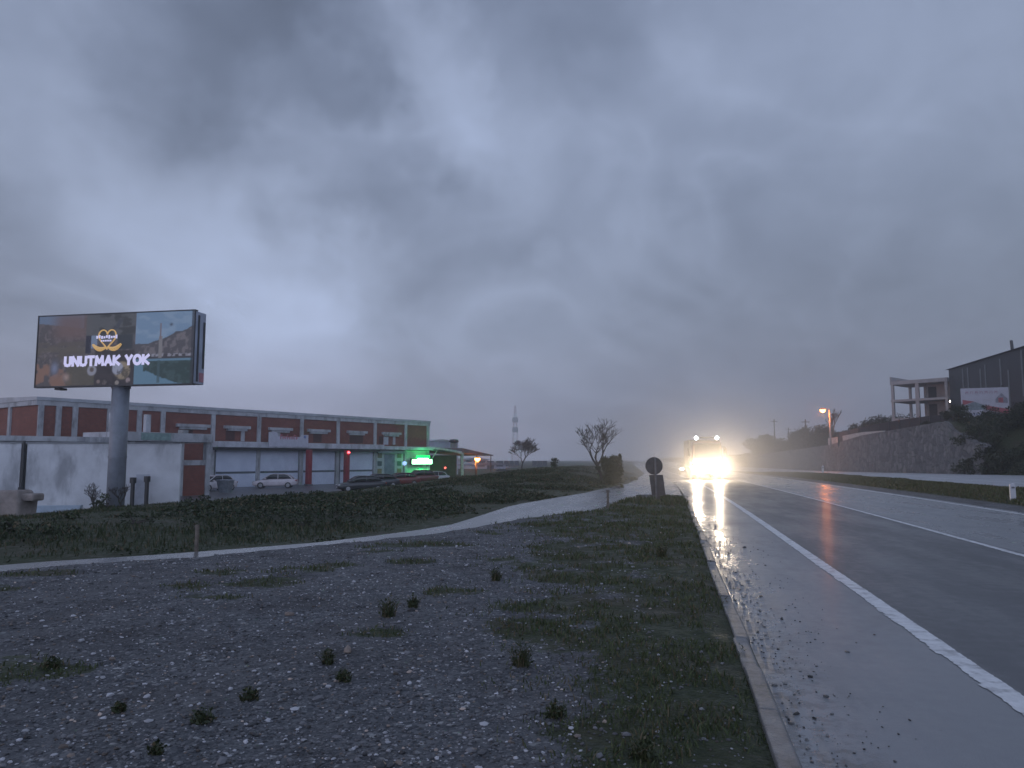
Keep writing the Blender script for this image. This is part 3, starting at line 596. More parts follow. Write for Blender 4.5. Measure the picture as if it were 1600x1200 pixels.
# the picture on the screen, painted as a grid of coloured cells
nx_, nz_ = 230, 100; gx, gz = np.meshgrid(np.linspace(0, 1, nx_), np.linspace(0, 1, nz_)); A = gx*2.46
pic = np.zeros((nz_, nx_, 3)); f1 = fbm(A, gz, 9, 1); f2 = fbm(A, gz, 22, 4); f3 = fbm(A, gz*2.2, 7, 7)
def lay(mask, c, a=1.):
    global pic; mk = (np.clip(mask, 0, 1)*a)[..., None]; pic = pic*(1-mk)+(c if isinstance(c, np.ndarray) and c.ndim == 3 else np.array(c))*mk
bw = lambda a, b_, v: sst(a, b_, v)
lay(np.ones_like(gx), (.10, .085, .08)); lay(bw(.45, .6, f1), (.17, .13, .12)); lay(bw(.5, .62, f2), (.06, .055, .06)); lay(bw(.6, .7, f2), (.25, .19, .16), .7)
lay((gx < .30)*(gz > .9-.3*gx), (.13, .22, .33)); m_ = np.exp(-((gx-.22)/.12)**4-((gz-.85)/.2)**4); lay(m_, (.21, .11, .085), .9)
lay((gx < .32)*(gz < .62)*(gz > .38)*bw(.35, .6, f3), (.13, .10, .07)); lay((gx < .36)*(gz < .55)*(gz > .48), (.15, .12, .07), .6)
lay((gx < .24)*(gz < .32)*bw(.38, .55, f1), (.33, .14, .06), .95); lay((gx > .2)*(gx < .38)*(gz < .34), (.12, .10, .05), .8)
lay(np.exp(-((gx-.12)/.022)**2-((gz-.25)/.08)**2), (.2, .25, .38)); lay(np.exp(-((gx-.20)/.02)**2-((gz-.12)/.05)**2), (.5, .3, .2))
lay((gx > .315)*(gx < .63)*(gz > .62), (.11, .12, .11), .8); lay((gx > .4)*(gx < .63)*(gz > .7)*bw(.5, .65, f3), (.05, .055, .05)); lay((gx > .52)*(gx < .62)*(gz > .5)*(gz < .7), (.035, .05, .055))
lay((gx > .315)*(gx < .35)*(gz > .45)*(gz < .7), (.02, .025, .05)); lay((gx > .35)*(gx < .39)*(gz > .52)*(gz < .7), (.2, .3, .42))
lay((gx > .38)*(gx < .64)*(gz < .48), (.035, .027, .03), .85)
for (a, c, r0, cc0) in ((.365, .21, .042, (.36, .35, .38)), (.56, .2, .07, (.42, .30, .13)), (.53, .23, .05, (.4, .42, .5)), (.6, .06, .02, (.4, .28, .25)), (.45, .04, .02, (.3, .22, .18)), (.53, .03, .018, (.35, .28, .2)), (.41, .05, .015, (.3, .2, .15))):
    lay(1-bw(.8, 1.05, np.hypot((gx-a)*2.46, gz-c)/(r0*1.9)), cc0, .95)
lay(1-bw(.8, 1.1, np.hypot((gx-.365)*2.46, gz-.22)/.035), (.16, .11, .08)); lay((gx > .43)*(gx < .64)*(gz < .25)*bw(.55, .65, f2), (.02, .02, .02), .7)
R0 = gx > .635; hillh = .56+np.maximum(0, gx-.72)*.85+(f1-.5)*.06
lay(R0*1., (.16, .33, .48)); lay(R0*bw(.5, .7, f3)*(gz > .6), (.26, .42, .54), .7); lay(R0*(gz < hillh)*(gz > .33)*(gx > .63), (.10, .09, .095)); lay(R0*(gz < hillh-.02)*(gz > .36)*bw(.5, .6, f2), (.22, .18, .17), .9)
lay(R0*(gz < .36), (.09, .28, .38)); refl = R0*(gz < .32)*(gz > .36-(hillh-.36)*.95)*(gx > .69); lay(refl*1., (.02, .07, .06)); lay(refl*bw(.5, .65, f2), (.05, .13, .12), .7)
lay(R0*(gz < .41)*(gz > .35), (.06, .055, .06)); lay(R0*(gz > .38)*(gz < .42)*bw(.45, .55, f2)*(gx > .74), (.42, .4, .42), .8)
lay((np.abs(gx-.793) < .011)*(gz > .36)*(gz < .66)*1., (.28, .25, .22)); lay((np.abs(gx-.793) < .005)*(gz > .62)*(gz < .84)*1., (.25, .17, .17)); lay((np.abs(gx-.79) < .009)*(gz > .02)*(gz < .33)*1., (.04, .12, .13), .8)
lay(np.exp(-((gx-.858)/.01)**2-((gz-.82)/.02)**2), (.04, .06, .1)); lay((gx > .985)*1., (.03, .035, .05), .8); g_ = pic.mean(2, keepdims=True); pic = (g_*.35+pic*.65)*np.array([.44, .47, .60])
lay((np.abs((gx-.525)*2.46-(gz-.86)*.6) < .035)*(gz > .78)*(gz < .92)*1., (.03, .035, .05))
scr = npmesh('screen', np.c_[(xl+gx*WB).ravel(), np.full(gx.size, yf-.0), (zb_+gz*HB).ravel()], np.stack([np.arange(nx_*nz_).reshape(nz_, nx_)[:-1, :-1], np.arange(nx_*nz_).reshape(nz_, nx_)[:-1, 1:], np.arange(nx_*nz_).reshape(nz_, nx_)[1:, 1:], np.arange(nx_*nz_).reshape(nz_, nx_)[1:, :-1]], -1).reshape(-1, 4), attrmat('screen_picture', .5, (1, 1, 1), 1.0), tint=pic.reshape(-1, 3), parent=bb)
def textmesh(s, size, ext, m, parent, loc, bold=.0, name='lettering', width=None, shear=0):
    cu = bpy.data.curves.new('t', 'FONT'); cu.body = s; cu.size = size; cu.extrude = ext; cu.offset = bold; cu.align_x = 'CENTER'; cu.space_character = .95; cu.shear = shear
    to = bpy.data.objects.new('t', cu); COL.objects.link(to); dg = bpy.context.evaluated_depsgraph_get(); dg.update()
    me = bpy.data.meshes.new_from_object(to.evaluated_get(dg)); COL.objects.unlink(to); bpy.data.objects.remove(to)
    xs = [v.co.x for v in me.vertices]; k = width/(max(xs)-min(xs)) if width else 1
    for v in me.vertices: v.co = Vector((v.co.x*k, -v.co.z, v.co.y))
    me.materials.clear(); me.materials.append(m); o = bpy.data.objects.new(name, me); COL.objects.link(o); o.parent = parent; o.location = loc; return o
LW = emat('screen_white', (.44, .43, .62), 1.0)
GL = {'U': (.82, [[(0, 1), (0, .28), (.12, .06), (.41, 0), (.70, .06), (.82, .28), (.82, 1)]]), 'N': (.84, [[(0, 0), (0, 1), (.84, 0), (.84, 1)]]), 'T': (.8, [[(0, 1), (.8, 1)], [(.4, 1), (.4, 0)]]),
      'M': (1.05, [[(0, 0), (.08, 1), (.525, .25), (.97, 1), (1.05, 0)]]), 'A': (.92, [[(0, 0), (.46, 1), (.92, 0)], [(.2, .32), (.72, .32)]]), 'K': (.8, [[(0, 0), (0, 1)], [(.8, 1), (.06, .48), (.8, 0)]]),
      'Y': (.86, [[(0, 1), (.43, .45), (.86, 1)], [(.43, .45), (.43, 0)]]), 'O': (.98, [[(.49+.49*math.sin(a_/16*6.2832), .5+.5*math.cos(a_/16*6.2832)) for a_ in range(17)]]), ' ': (.25, [])}
def strokes(word, width, height, w_, x0, y0, z0, m, parent):
    gap = .40; tot = sum(GL[c_][0] for c_ in word)+gap*(len(word)-1); kx = width/tot; xx = 0.; n_ = 0
    for c_ in word:
        b_ = MB()
        for st_ in GL[c_][1]:
            for p_, q_ in zip(st_, st_[1:]):
                P = Vector((x0+(xx+p_[0])*kx, z0+p_[1]*height)); Q_ = Vector((x0+(xx+q_[0])*kx, z0+q_[1]*height)); d_ = (Q_-P).normalized(); nn = Vector((-d_.y, d_.x))*w_/2; e_ = d_*w_*.4
                n_ += 1; yy = y0-.0015*(n_ % 7); b_.prism([tuple(P-e_+nn), tuple(P-e_-nn), tuple(Q_+e_-nn), tuple(Q_+e_+nn)], 'y', yy-.006, yy)
        if b_.v: b_.build('letter', m, parent)
        xx += GL[c_][0]+gap
strokes('UNUTMAK YOK', WB*.535, HB*.115, HB*.042, xl+WB*.19, yf-.012, zb_+HB*.285, LW, bb)
LY = emat('screen_yellow', (.42, .27, .11), 1.0)
hx, hz = xl+WB*.457, zb_+HB*.66
pts = []
for i in range(41):
    a = i/40*2*math.pi; pts.append((hx+.027*16*math.sin(a)**3, yf-.02, hz+.030*(13*math.cos(a)-5*math.cos(2*a)-2*math.cos(3*a)-math.cos(4*a))))
hb = MB().path(pts, .03, 6)
for sgn in (-1, 1):
    prev = [(hx+sgn*(.08+.62*k/6), yf-.02, hz-.42-.10*math.sin(k/6*math.pi)+.14*(k/6)**2) for k in range(7)]
    for k in range(6): hb.tube(prev[k], prev[k+1], .05+.05*math.sin(k/6*math.pi), .05+.05*math.sin((k+1)/6*math.pi), 8)
hb.build('heart_emblem', LY, bb)
tb = MB()
for i in range(9): x0 = hx-.52+i*.12; tb.box(x0, x0+.08, yf-.06, yf-.045, hz-.02+.02*math.sin(i*2.1), hz+.10+.03*math.sin(i*1.7))
for i in range(6): x0 = hx-.28+i*.09; tb.box(x0, x0+.06, yf-.06, yf-.045, hz-.16, hz-.09)
tb.build('emblem_lettering', LW, bb)
# ------------------------------------------------------------------ stake, wall, tank at left
WD = mat('weathered_wood', (.14, .12, .10), .8, .3, 8)
p = plane(307, 853, -.2); zg = float(height(p.x, p.y))
st = MB().box(-.03, .03, -.03, .03, -.2, .62).box(-.034, .034, -.034, .034, .55, .6).build('wooden_stake', WD, loc=(p.x, p.y, zg)); tag(st, 'thin grey wooden stake in the bank by the slip road', 'stake')
WM = mat('stained_white_render', (.68, .69, .73), .8, .12, .7, .2, 8, dirt=(.30, .305, .33), dscale=.7)
p0, p1 = at(-70, 700, 36), at(283, 700, 38.5); dv = (p1-p0); dv.z = 0; Lw = dv.length; rzw = math.atan2(dv.y, dv.x)
zt0 = at(200, 693.5, 38).z; zb0 = -1.2
ww = thing('rendered_wall', (p0.x, p0.y, zb0), 'long stained white rendered wall of a flat hut behind the billboard pole', 'wall', rz=rzw)
def cx_(px, P0=p0, rz=rzw, py=700):
    """distance along a facade where picture column px meets it"""
    d = ray(px, py); dx, dy = math.cos(rz), math.sin(rz); det = d.x*(-dy)-d.y*(-dx)
    return (d.x*P0.y-d.y*P0.x)/(d.y*dx-d.x*dy)
H = zt0-zb0
xg = cx_(38)
MB().box(0, xg-.12, 0, .3, 0, H).box(xg+.12, Lw, 0, .3, 0, H-.0).build('wall', WM, ww, bevel=.02)
MB().box(xg-.12, xg+.12, .1, .25, 0, H-.05).build('gap_infill', DK, ww)
MB().box(-.1, Lw-.05, -.06, .36, H+.002, H+.07).build('coping', mat('grey_coping', (.28, .29, .31), .8, .2, 2), ww)
dp = MB().tube((xg, -.06, .3), (xg, -.06, H+.12), .06, .06, 10); dp.tube((xg, -.1, .9), (xg, -.1, 1.5), .12, .14, 8); dp.build('downpipe', DK, ww)
for k_, (px, top) in enumerate(((207, 746), (229, 744))):
    D_ = 37; p = at(px, 770, D_); zg = float(height(p.x, p.y)); zt = at(px, top, D_).z
    f_ = thing('gate_post', (p.x, p.y, zg), ['black iron post nearer the billboard pole before the white wall', 'black iron post beside the pale sheet against the white wall'][k_], 'post', group='black posts by the white wall')
    MB().box(-.07, .07, -.07, .07, -.2, zt-zg-.1).build('shaft', DK, f_, bevel=.01); MB().box(-.11, .11, -.11, .11, zt-zg-.28, zt-zg).build('cap', DK, f_, bevel=.02)
p = at(221, 770, 37.3); zg = float(height(p.x, p.y))
q_ = MB().box(-.3, .3, -.02, .02, 0, 1.55, Matrix.Rotation(R(-7), 3, 'X')).box(-.3, .3, -.045, -.02, .0, .06, Matrix.Rotation(R(-7), 3, 'X')).build('metal_sheet', mat('pale_sheet', (.45, .47, .53), .5, .1), loc=(p.x, p.y, zg), rz=rzw); tag(q_, 'pale metal sheet leaning on the wall between two black posts', 'sheet')
p = at(90, 788, 33.5); zg = float(height(p.x, p.y))
q_ = MB().prism([(-.9, .02), (-.95, .3), (.95, .3), (.9, .02), (.82, .02), (.86, .26), (-.86, .26), (-.82, .02)], 'y', -.2, .2).box(-.9, .9, -.21, -.2, .02, .3).build('trough', mat('pale_blue_plastic', (.42, .5, .6), .4, .1), loc=(p.x, p.y, zg+.0), rz=rzw); tag(q_, 'pale blue trough lying at the foot of the white wall', 'trough')
p = at(22, 780, 28.5); zg = float(height(p.x, p.y))
tk = thing('concrete_block', (p.x, p.y, zg), 'big weathered beige concrete block at the left edge before the white wall', 'concrete block', rz=.1)
b1 = MB(); b1.loft([[(-1.2, -.5, -.1), (.55, -.5, -.1), (.55, .5, -.1), (-1.2, .5, -.1)], [(-1.22, -.52, .55), (.6, -.5, .55), (.6, .5, .55), (-1.22, .5, .55)], [(-.75, -.4, .95), (.45, -.4, .98), (.45, .35, .98), (-.75, .4, .95)]])
b1.build('body', mat('beige_concrete', (.27, .235, .22), .9, .25, 2, .6, 9), tk, bevel=.08)
MB().box(.35, .98, -.3, .3, .58, .85).build('lip', mat('beige_concrete', (1, 1, 1)), tk, bevel=.06)
# ------------------------------------------------------------------ big brick building
ZT, ZB = 6.9, -1.3
A_ = plane(60, 619.5, ZT); B_ = plane(670, 657.5, ZT); dv = B_-A_; dv.z = 0; LF = dv.length; rzf = math.atan2(dv.y, dv.x)
bh = thing('brick_warehouse', (A_.x, A_.y, ZB), 'long red brick warehouse with grey concrete pillars and grey roller shutters', 'warehouse', rz=rzf)
def fx(px): return cx_(px, A_, rzf)
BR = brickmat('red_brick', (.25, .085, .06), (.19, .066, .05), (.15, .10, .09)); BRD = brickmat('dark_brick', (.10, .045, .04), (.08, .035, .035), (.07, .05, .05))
Ht = ZT-ZB; zc0 = 4.05; zc1 = zc0+.75     # canopy band heights above the yard
DB = 34.
up_ = MB(); up_.box(0, LF, 0, .3, zc1-.3, Ht-.7)
up_.box(.0, .3, .3, DB, 0, Ht-.7); up_.box(LF-.3, LF, .3, DB, 0, Ht-.7)
up_.build('brick_wall', BR, bh)
MB().box(0, fx(331), .1, .35, 0, zc1-.31).build('lower_brick_wall', BR, bh)
rf = MB(); rf.prism([(-.2, Ht-.02), (DB/2, Ht+.5), (DB+.2, Ht-.02), (DB+.2, Ht-.3), (-.2, Ht-.3)], 'x', -.2, LF+.2); rf.build('roof', mat('roof_sheet', (.40, .42, .46), .5, .2, .5), bh)
MB().box(-.15, LF+.15, -.12, .28, Ht-.72, Ht-.31).box(-.15, .2, .29, DB, Ht-.72, Ht-.31).build('fascia', mat('fascia_concrete', (.44, .45, .48), .8, .15, .6, dirt=(.2, .2, .22)), bh, bevel=.01)
PC = mat('pillar_concrete', (.42, .43, .46), .8, .15, 1., dirt=(.18, .18, .19))
for px in (60, 88, 114, 168, 215, 252, 331, 403, 470, 527, 585, 633, 668):
    x0 = fx(px); low = 0 if px >= 331 else zc1-.3
    MB().box(max(-.02, x0-.22), x0+.22, -.16, .31, low, Ht-.725).build('pillar', PC, bh, bevel=.01)
for yy in (5, 10, 15, 20): MB().box(-.16, .25, yy-.22, yy+.22, zc1-.3, Ht-.725).build('pillar', PC, bh)
lint = [(299, 26, 3), (368, 20, 1), (436, 18, 0), (496, 17, 0), (556, 15, 0), (610, 14, 0)]
for px, hw, k_ in lint:
    x0, x1 = fx(px-hw), fx(px+hw); zl = Ht-2.1
    l_ = MB(); l_.box(x0, x1, -.35, -.002, zl, zl+.3); l_.box(x0+.35, x1-.35, -.25, -.002, zl-.22, zl-.002); l_.build('lintel', PC, bh)
for px0, px1, stem in ((286, 300, None), (352, 366, 378), (422, 430, 434), (489, 502, None), (546, 567, None), (592, 598, 615)):
    zl = Ht-2.35
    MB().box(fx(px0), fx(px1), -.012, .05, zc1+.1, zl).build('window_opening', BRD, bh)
    if stem: MB().box(fx(stem)-.2, fx(stem)+.22, -.1, -.002, zc1+.02, zl+.02).build('stub_pillar', PC, bh)
MB().box(fx(599), fx(606.5), -.02, .06, zc1+.0, Ht-2.4).build('light_panel', mat('pale_sheet', (1, 1, 1)), bh)
cn = MB(); cn.box(fx(331)-.1, fx(590), -1.2, -.165, zc0+.1, zc1-.05); cn.box(fx(590)+.01, LF+.1, -.8, -.165, zc0+.1, zc1-.2); cn.build('canopy', mat('canopy_sheet', (.50, .51, .56), .7, .2, .9, dirt=(.22, .22, .24), dscale=.8), bh, bevel=.04)
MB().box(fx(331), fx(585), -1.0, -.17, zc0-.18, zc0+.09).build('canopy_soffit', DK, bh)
SHM = bpy.data.materials.new('roller_shutter'); SHM.use_nodes = True; t = NT(SHM.node_tree); b = t.n['Principled BSDF']; o = t.new('ShaderNodeTexCoord').outputs['Object']
wv = t.new('ShaderNodeTexWave', bands_direction='Z'); t.put(wv.inputs[0], o); wv.inputs['Scale'].default_value = 4.
t.put(b.inputs['Base Color'], t.mix(t.math('MULTIPLY', wv.outputs[1], .3), t.mix(t.map(t.noise(o, .8, 5), .35, .65), (.68, .74, .88), (.58, .64, .78)), (.42, .46, .54))); b.inputs['Roughness'].default_value = .5
for a, c in ((338, 400), (407, 466), (474, 523), (532, 582)):
    s_ = MB().box(fx(a), fx(c), -.05, .04, 0.03, zc0-.2).build('roller_shutter', SHM, bh)
    MB().box(fx(a)+.02, fx(c)-.05, -.08, -.052, 1.45, 1.66).build('slot_band', mat('shutter_band', (.10, .12, .14), .5), s_)
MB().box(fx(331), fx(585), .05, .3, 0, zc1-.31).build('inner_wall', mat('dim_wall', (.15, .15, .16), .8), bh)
# shop front with posters and green-lit end bay
sf = MB().box(fx(588), fx(629), -.1, .3, 0, zc0+.05).build('shop_front', mat('shop_white', (.42, .45, .48), .5, .1, 2), bh)
for i, px in enumerate((592.5, 609, 623)):
    if i == 1: continue
    for j, (z0, z1) in enumerate(((.75+.15, 1.75), (2.1, 2.7), (3.1, 3.75))):
        MB().box(fx(px-3.2), fx(px+3.4), -.13, -.102, z0, z1).build('poster', mat('poster_%d' % j, [(.22, .19, .10), (.05, .08, .11), (.14, .13, .09)][j], .4, .3, 4), sf)
MB().box(fx(600), fx(616), -.13, -.102, .1, 3.6).build('glass_door', mat('shop_glass', (.20, .24, .30), .15, .2, 2), sf)
MB().box(fx(587), fx(631), -.5, -.165, zc0-.35, zc0-.05).build('awning_strip', mat('shop_awning', (.20, .24, .28), .5), sf)
MB().box(fx(631), LF-.05, -.05, .3, 0, zc0+.05).build('end_bay_wall', mat('end_bay_render', (.40, .44, .42), .7, .1, 2), bh)
RP = mat('dull_red_paint', (.25, .035, .045), .5, .2, 2)
for k_, px in enumerate((468.5, 527.5)):
    p = A_+dv.normalized()*fx(px)+Vector((-dv.y, dv.x, 0)).normalized()*(-1.6)
    q_ = thing('red_post', (p.x, p.y, ZB), ['dull red square post before the shutters, further left', 'dull red square post with a small red lamp on top'][k_], 'post', rz=rzf, group='red posts before the shutters')
    MB().box(-.26, .26, -.26, .26, 0, 4.0).build('shaft', RP, q_, bevel=.02); MB().box(-.34, .34, -.34, .34, 0, .18).build('foot', mat('dim_wall', (1, 1, 1)), q_)
    if k_:
        MB().lathe([(.01, 0), (.14, .03), (.16, .12), (.1, .22), (.01, .25)], (0, -.32, 3.62), 12).build('lamp', emat('red_lamp', (1, .06, .08), 9), q_)
# white name board on the canopy
x0, x1 = fx(408), fx(469.5); p = A_+dv.normalized()*x0+Vector((-dv.y, dv.x, 0)).normalized()*(-1.3)
sg = thing('shop_sign', (p.x, p.y, ZB), 'white shop name board with faded red lettering standing on the canopy', 'sign', rz=rzf); Ls = x1-x0
WS = mat('sign_white', (.52, .52, .60), .5, .08, 2)
MB().prism([(0, zc0+.25), (Ls, zc0+.25), (Ls, zc1+.85), (Ls-.9, zc1+.85), (Ls-1.1, zc1+.6), (1.2, zc1+.6), (1.0, zc1+1.05), (0, zc1+1.05)], 'y', 0, .12).build('board', WS, sg)
lt = MB(); rs = random.Random(4)
for i in range(8):
    a = 1.45+i*(Ls-2.9)/8; hgt = .34+.2*(i % 3 == 0)
    lt.box(a, a+.1, -.03, -.003, zc1+.3, zc1+.3+hgt); lt.box(a+.1, a+.3, -.03, -.003, zc1+.3+hgt*(.4 if i % 2 else .75), zc1+.3+hgt*(.4 if i % 2 else .75)+.09)
lt.build('lettering', mat('faded_red_letters', (.48, .16, .20), .5), sg)
MB().tube((Ls-.5, -.03, zc1+.62), (Ls-.5, -.003, zc1+.62), .17, .17, 16).build('blue_mark', mat('faded_blue', (.16, .22, .42), .5), sg)
# green shop sign
x0, x1 = fx(638), fx(670); p = A_+dv.normalized()*((x0+x1)/2)+Vector((-dv.y, dv.x, 0)).normalized()*(-.7); D0 = (p-Vector((0, 0, 0))).dot(fh)
zs = at(654, 721, D0).z-ZB; hw = (x1-x0)/2
gs_ = thing('green_sign', (p.x, p.y, ZB), 'glowing green and white shop sign on the end bay of the warehouse', 'sign', rz=rzf)
MB().box(-hw, hw, 0, .35, zs-.42, zs+.42).build('sign_box', DK, gs_)
MB().box(-hw+.02, hw*.9, -.06, -.002, zs-.32, zs+.22).box(-hw*.45, hw*.55, -.06, -.002, zs+.225, zs+.42).build('lit_letters', emat('green_white_lamp', (.45, 1., .55), 14), gs_)
MB().box(-hw*.6, hw*.7, -.05, -.002, zs+.45, zs+.8).build('green_tube', emat('green_lamp', (.0, .8, .12), 2.2), gs_)
gl = bpy.data.lights.new('green_glow', 'AREA'); gl.energy = 150; gl.color = (.05, 1, .25); gl.shape = 'RECTANGLE'; gl.size = hw*2; gl.size_y = .6
go = bpy.data.objects.new('sign_light', gl); COL.objects.link(go); go.parent = gs_; go.location = (0, -.2, zs); go.rotation_euler = (R(75), 0, 0)
gl2 = bpy.data.lights.new('green_wash', 'POINT'); gl2.energy = 200; gl2.color = (.03, 1, .2); gl2.shadow_soft_size = .3
go = bpy.data.objects.new('sign_wash', gl2); COL.objects.link(go); go.parent = gs_; go.location = (0, -1.1, zs+.3)
def smalllamp(px, py, D, r, col, s, lab, name='small_lamp'):
    p = at(px, py, D); q_ = thing(name, tuple(p), lab, 'lamp')
    MB().lathe([(.01, -r), (r*.8, -r*.6), (r, 0), (r*.8, r*.6), (.01, r)], (0, 0, 0), 14).build('bulb', emat(lab[:12].replace(' ', '_'), col, s), q_, smooth=True)
    MB().box(-r*.5, r*.5, r*.4, r*.4+.5, -r*.3, r*.3).build('bracket', DK, q_); return q_
smalllamp(632, 724, 97.5, .28, (.35, .55, 1.), 1.3, 'round pale blue lamp left of the green sign')
smalllamp(695.5, 731, 108, .16, (1, .12, .1), 3., 'small red lamp glowing inside the open shed')
q_ = thing('green_lamp_board', tuple(at(658, 735.5, 100)), 'small green lit board under the big green sign', 'sign', rz=rzf); MB().box(-.42, .42, 0, .1, -.3, .3).build('lit_face', emat('green_board', (.03, .85, .25), 1.2), q_); MB().box(-.48, .48, .1, .2, -.36, .36).build('case', DK, q_)
# annex left of the shutters
a0 = plane(192, 676.5, 4.0); a1 = at(328, 690, 64); a0 = at(192, 690, 57.5); dv2 = a1-a0; dv2.z = 0; LA = dv2.length; rza = math.atan2(dv2.y, dv2.x)
an = thing('concrete_annex', (a0.x, a0.y, ZB), 'unfinished concrete annex with brick end panel, open upper bay and roof slab', 'building', rz=rza)
ax = lambda px: cx_(px, a0, rza)
zsl = at(260, 690, 60).z-ZB; zst = at(260, 676, 60).z-ZB; zm0 = at(305, 727, 62.5).z-ZB; zm1 = at(305, 719, 62.5).z-ZB
MB().box(-.2, LA+.1, -.3, 5, zsl, zst).build('roof_slab', PC, an, bevel=.02); MB().box(ax(216), ax(262), -.36, -.302, zsl+.1, zst-.05).build('slab_stain', mat('greenish_stain', (.22, .32, .31), .8, .2, 3), an)
MB().box(ax(283), LA-.35, -.05, .3, zm0, zm1).build('floor_beam', PC, an)
for px in (205, 283, 325): MB().box(ax(px)-.2, ax(px)+.22, -.1, .35, 0, zsl-.01).build('pillar', PC, an)
MB().box(ax(283)+.23, ax(325)-.21, .0, .25, 0, zm0-.01).build('brick_panel', BR, an)
MB().box(.0, ax(283)-.21, .1, .3, 0, zm0+.6).build('infill_wall', PC, an)
MB().box(.0, LA, 4.6, 4.9, 0, zsl-.01).build('back_wall', mat('dim_wall', (1, 1, 1)), an)
for px, z1 in ((222, 1), (276, 1)): MB().box(ax(px)-.22, ax(px)+.2, 3.8, 4.2, zst+.003, Ht-1.6).build('roof_column', PC, an)
MB().box(ax(300), ax(308), 1.2, 1.9, zst+.003, zst+.35).build('roof_hatch', CONC(), an)
q_ = thing('low_roof_building', (0, 0, 0), 'low grey flat roof running behind the white wall at left', 'building')
p0_, p1_ = at(-60, 690, 50), at(188, 690, 56); dd = p1_-p0_; q_.location = (p0_.x, p0_.y, ZB); q_.rotation_euler = (0, 0, math.atan2(dd.y, dd.x))
zt2 = at(150, 683, 55).z-ZB; Lr = math.hypot(dd.x, dd.y)
MB().box(0, Lr, 0, 6, 0, zt2-.35).build('wall', CONC(), q_); MB().box(-.2, Lr+.2, -.3, 6.2, zt2-.345, zt2).build('roof_slab', mat('fascia_concrete', (1, 1, 1)), q_); MB().box(Lr-9, Lr-7.5, 1, 2.5, zt2+.003, zt2+.4).build('roof_box', CONC(), q_)
# yard
ys_ = [at(150, 800, 46), at(720, 800, 60), at(760, 800, 125), at(100, 800, 90)]
yd = npmesh('parking_lot', np.array([(p.x, p.y, ZB+.0) for p in ys_]), np.array([[0, 1, 2, 3]]), mat('yard_asphalt', (.085, .085, .095), .35, .25, .5, .2, 20, spec=.8)); tag(yd, kind='structure')
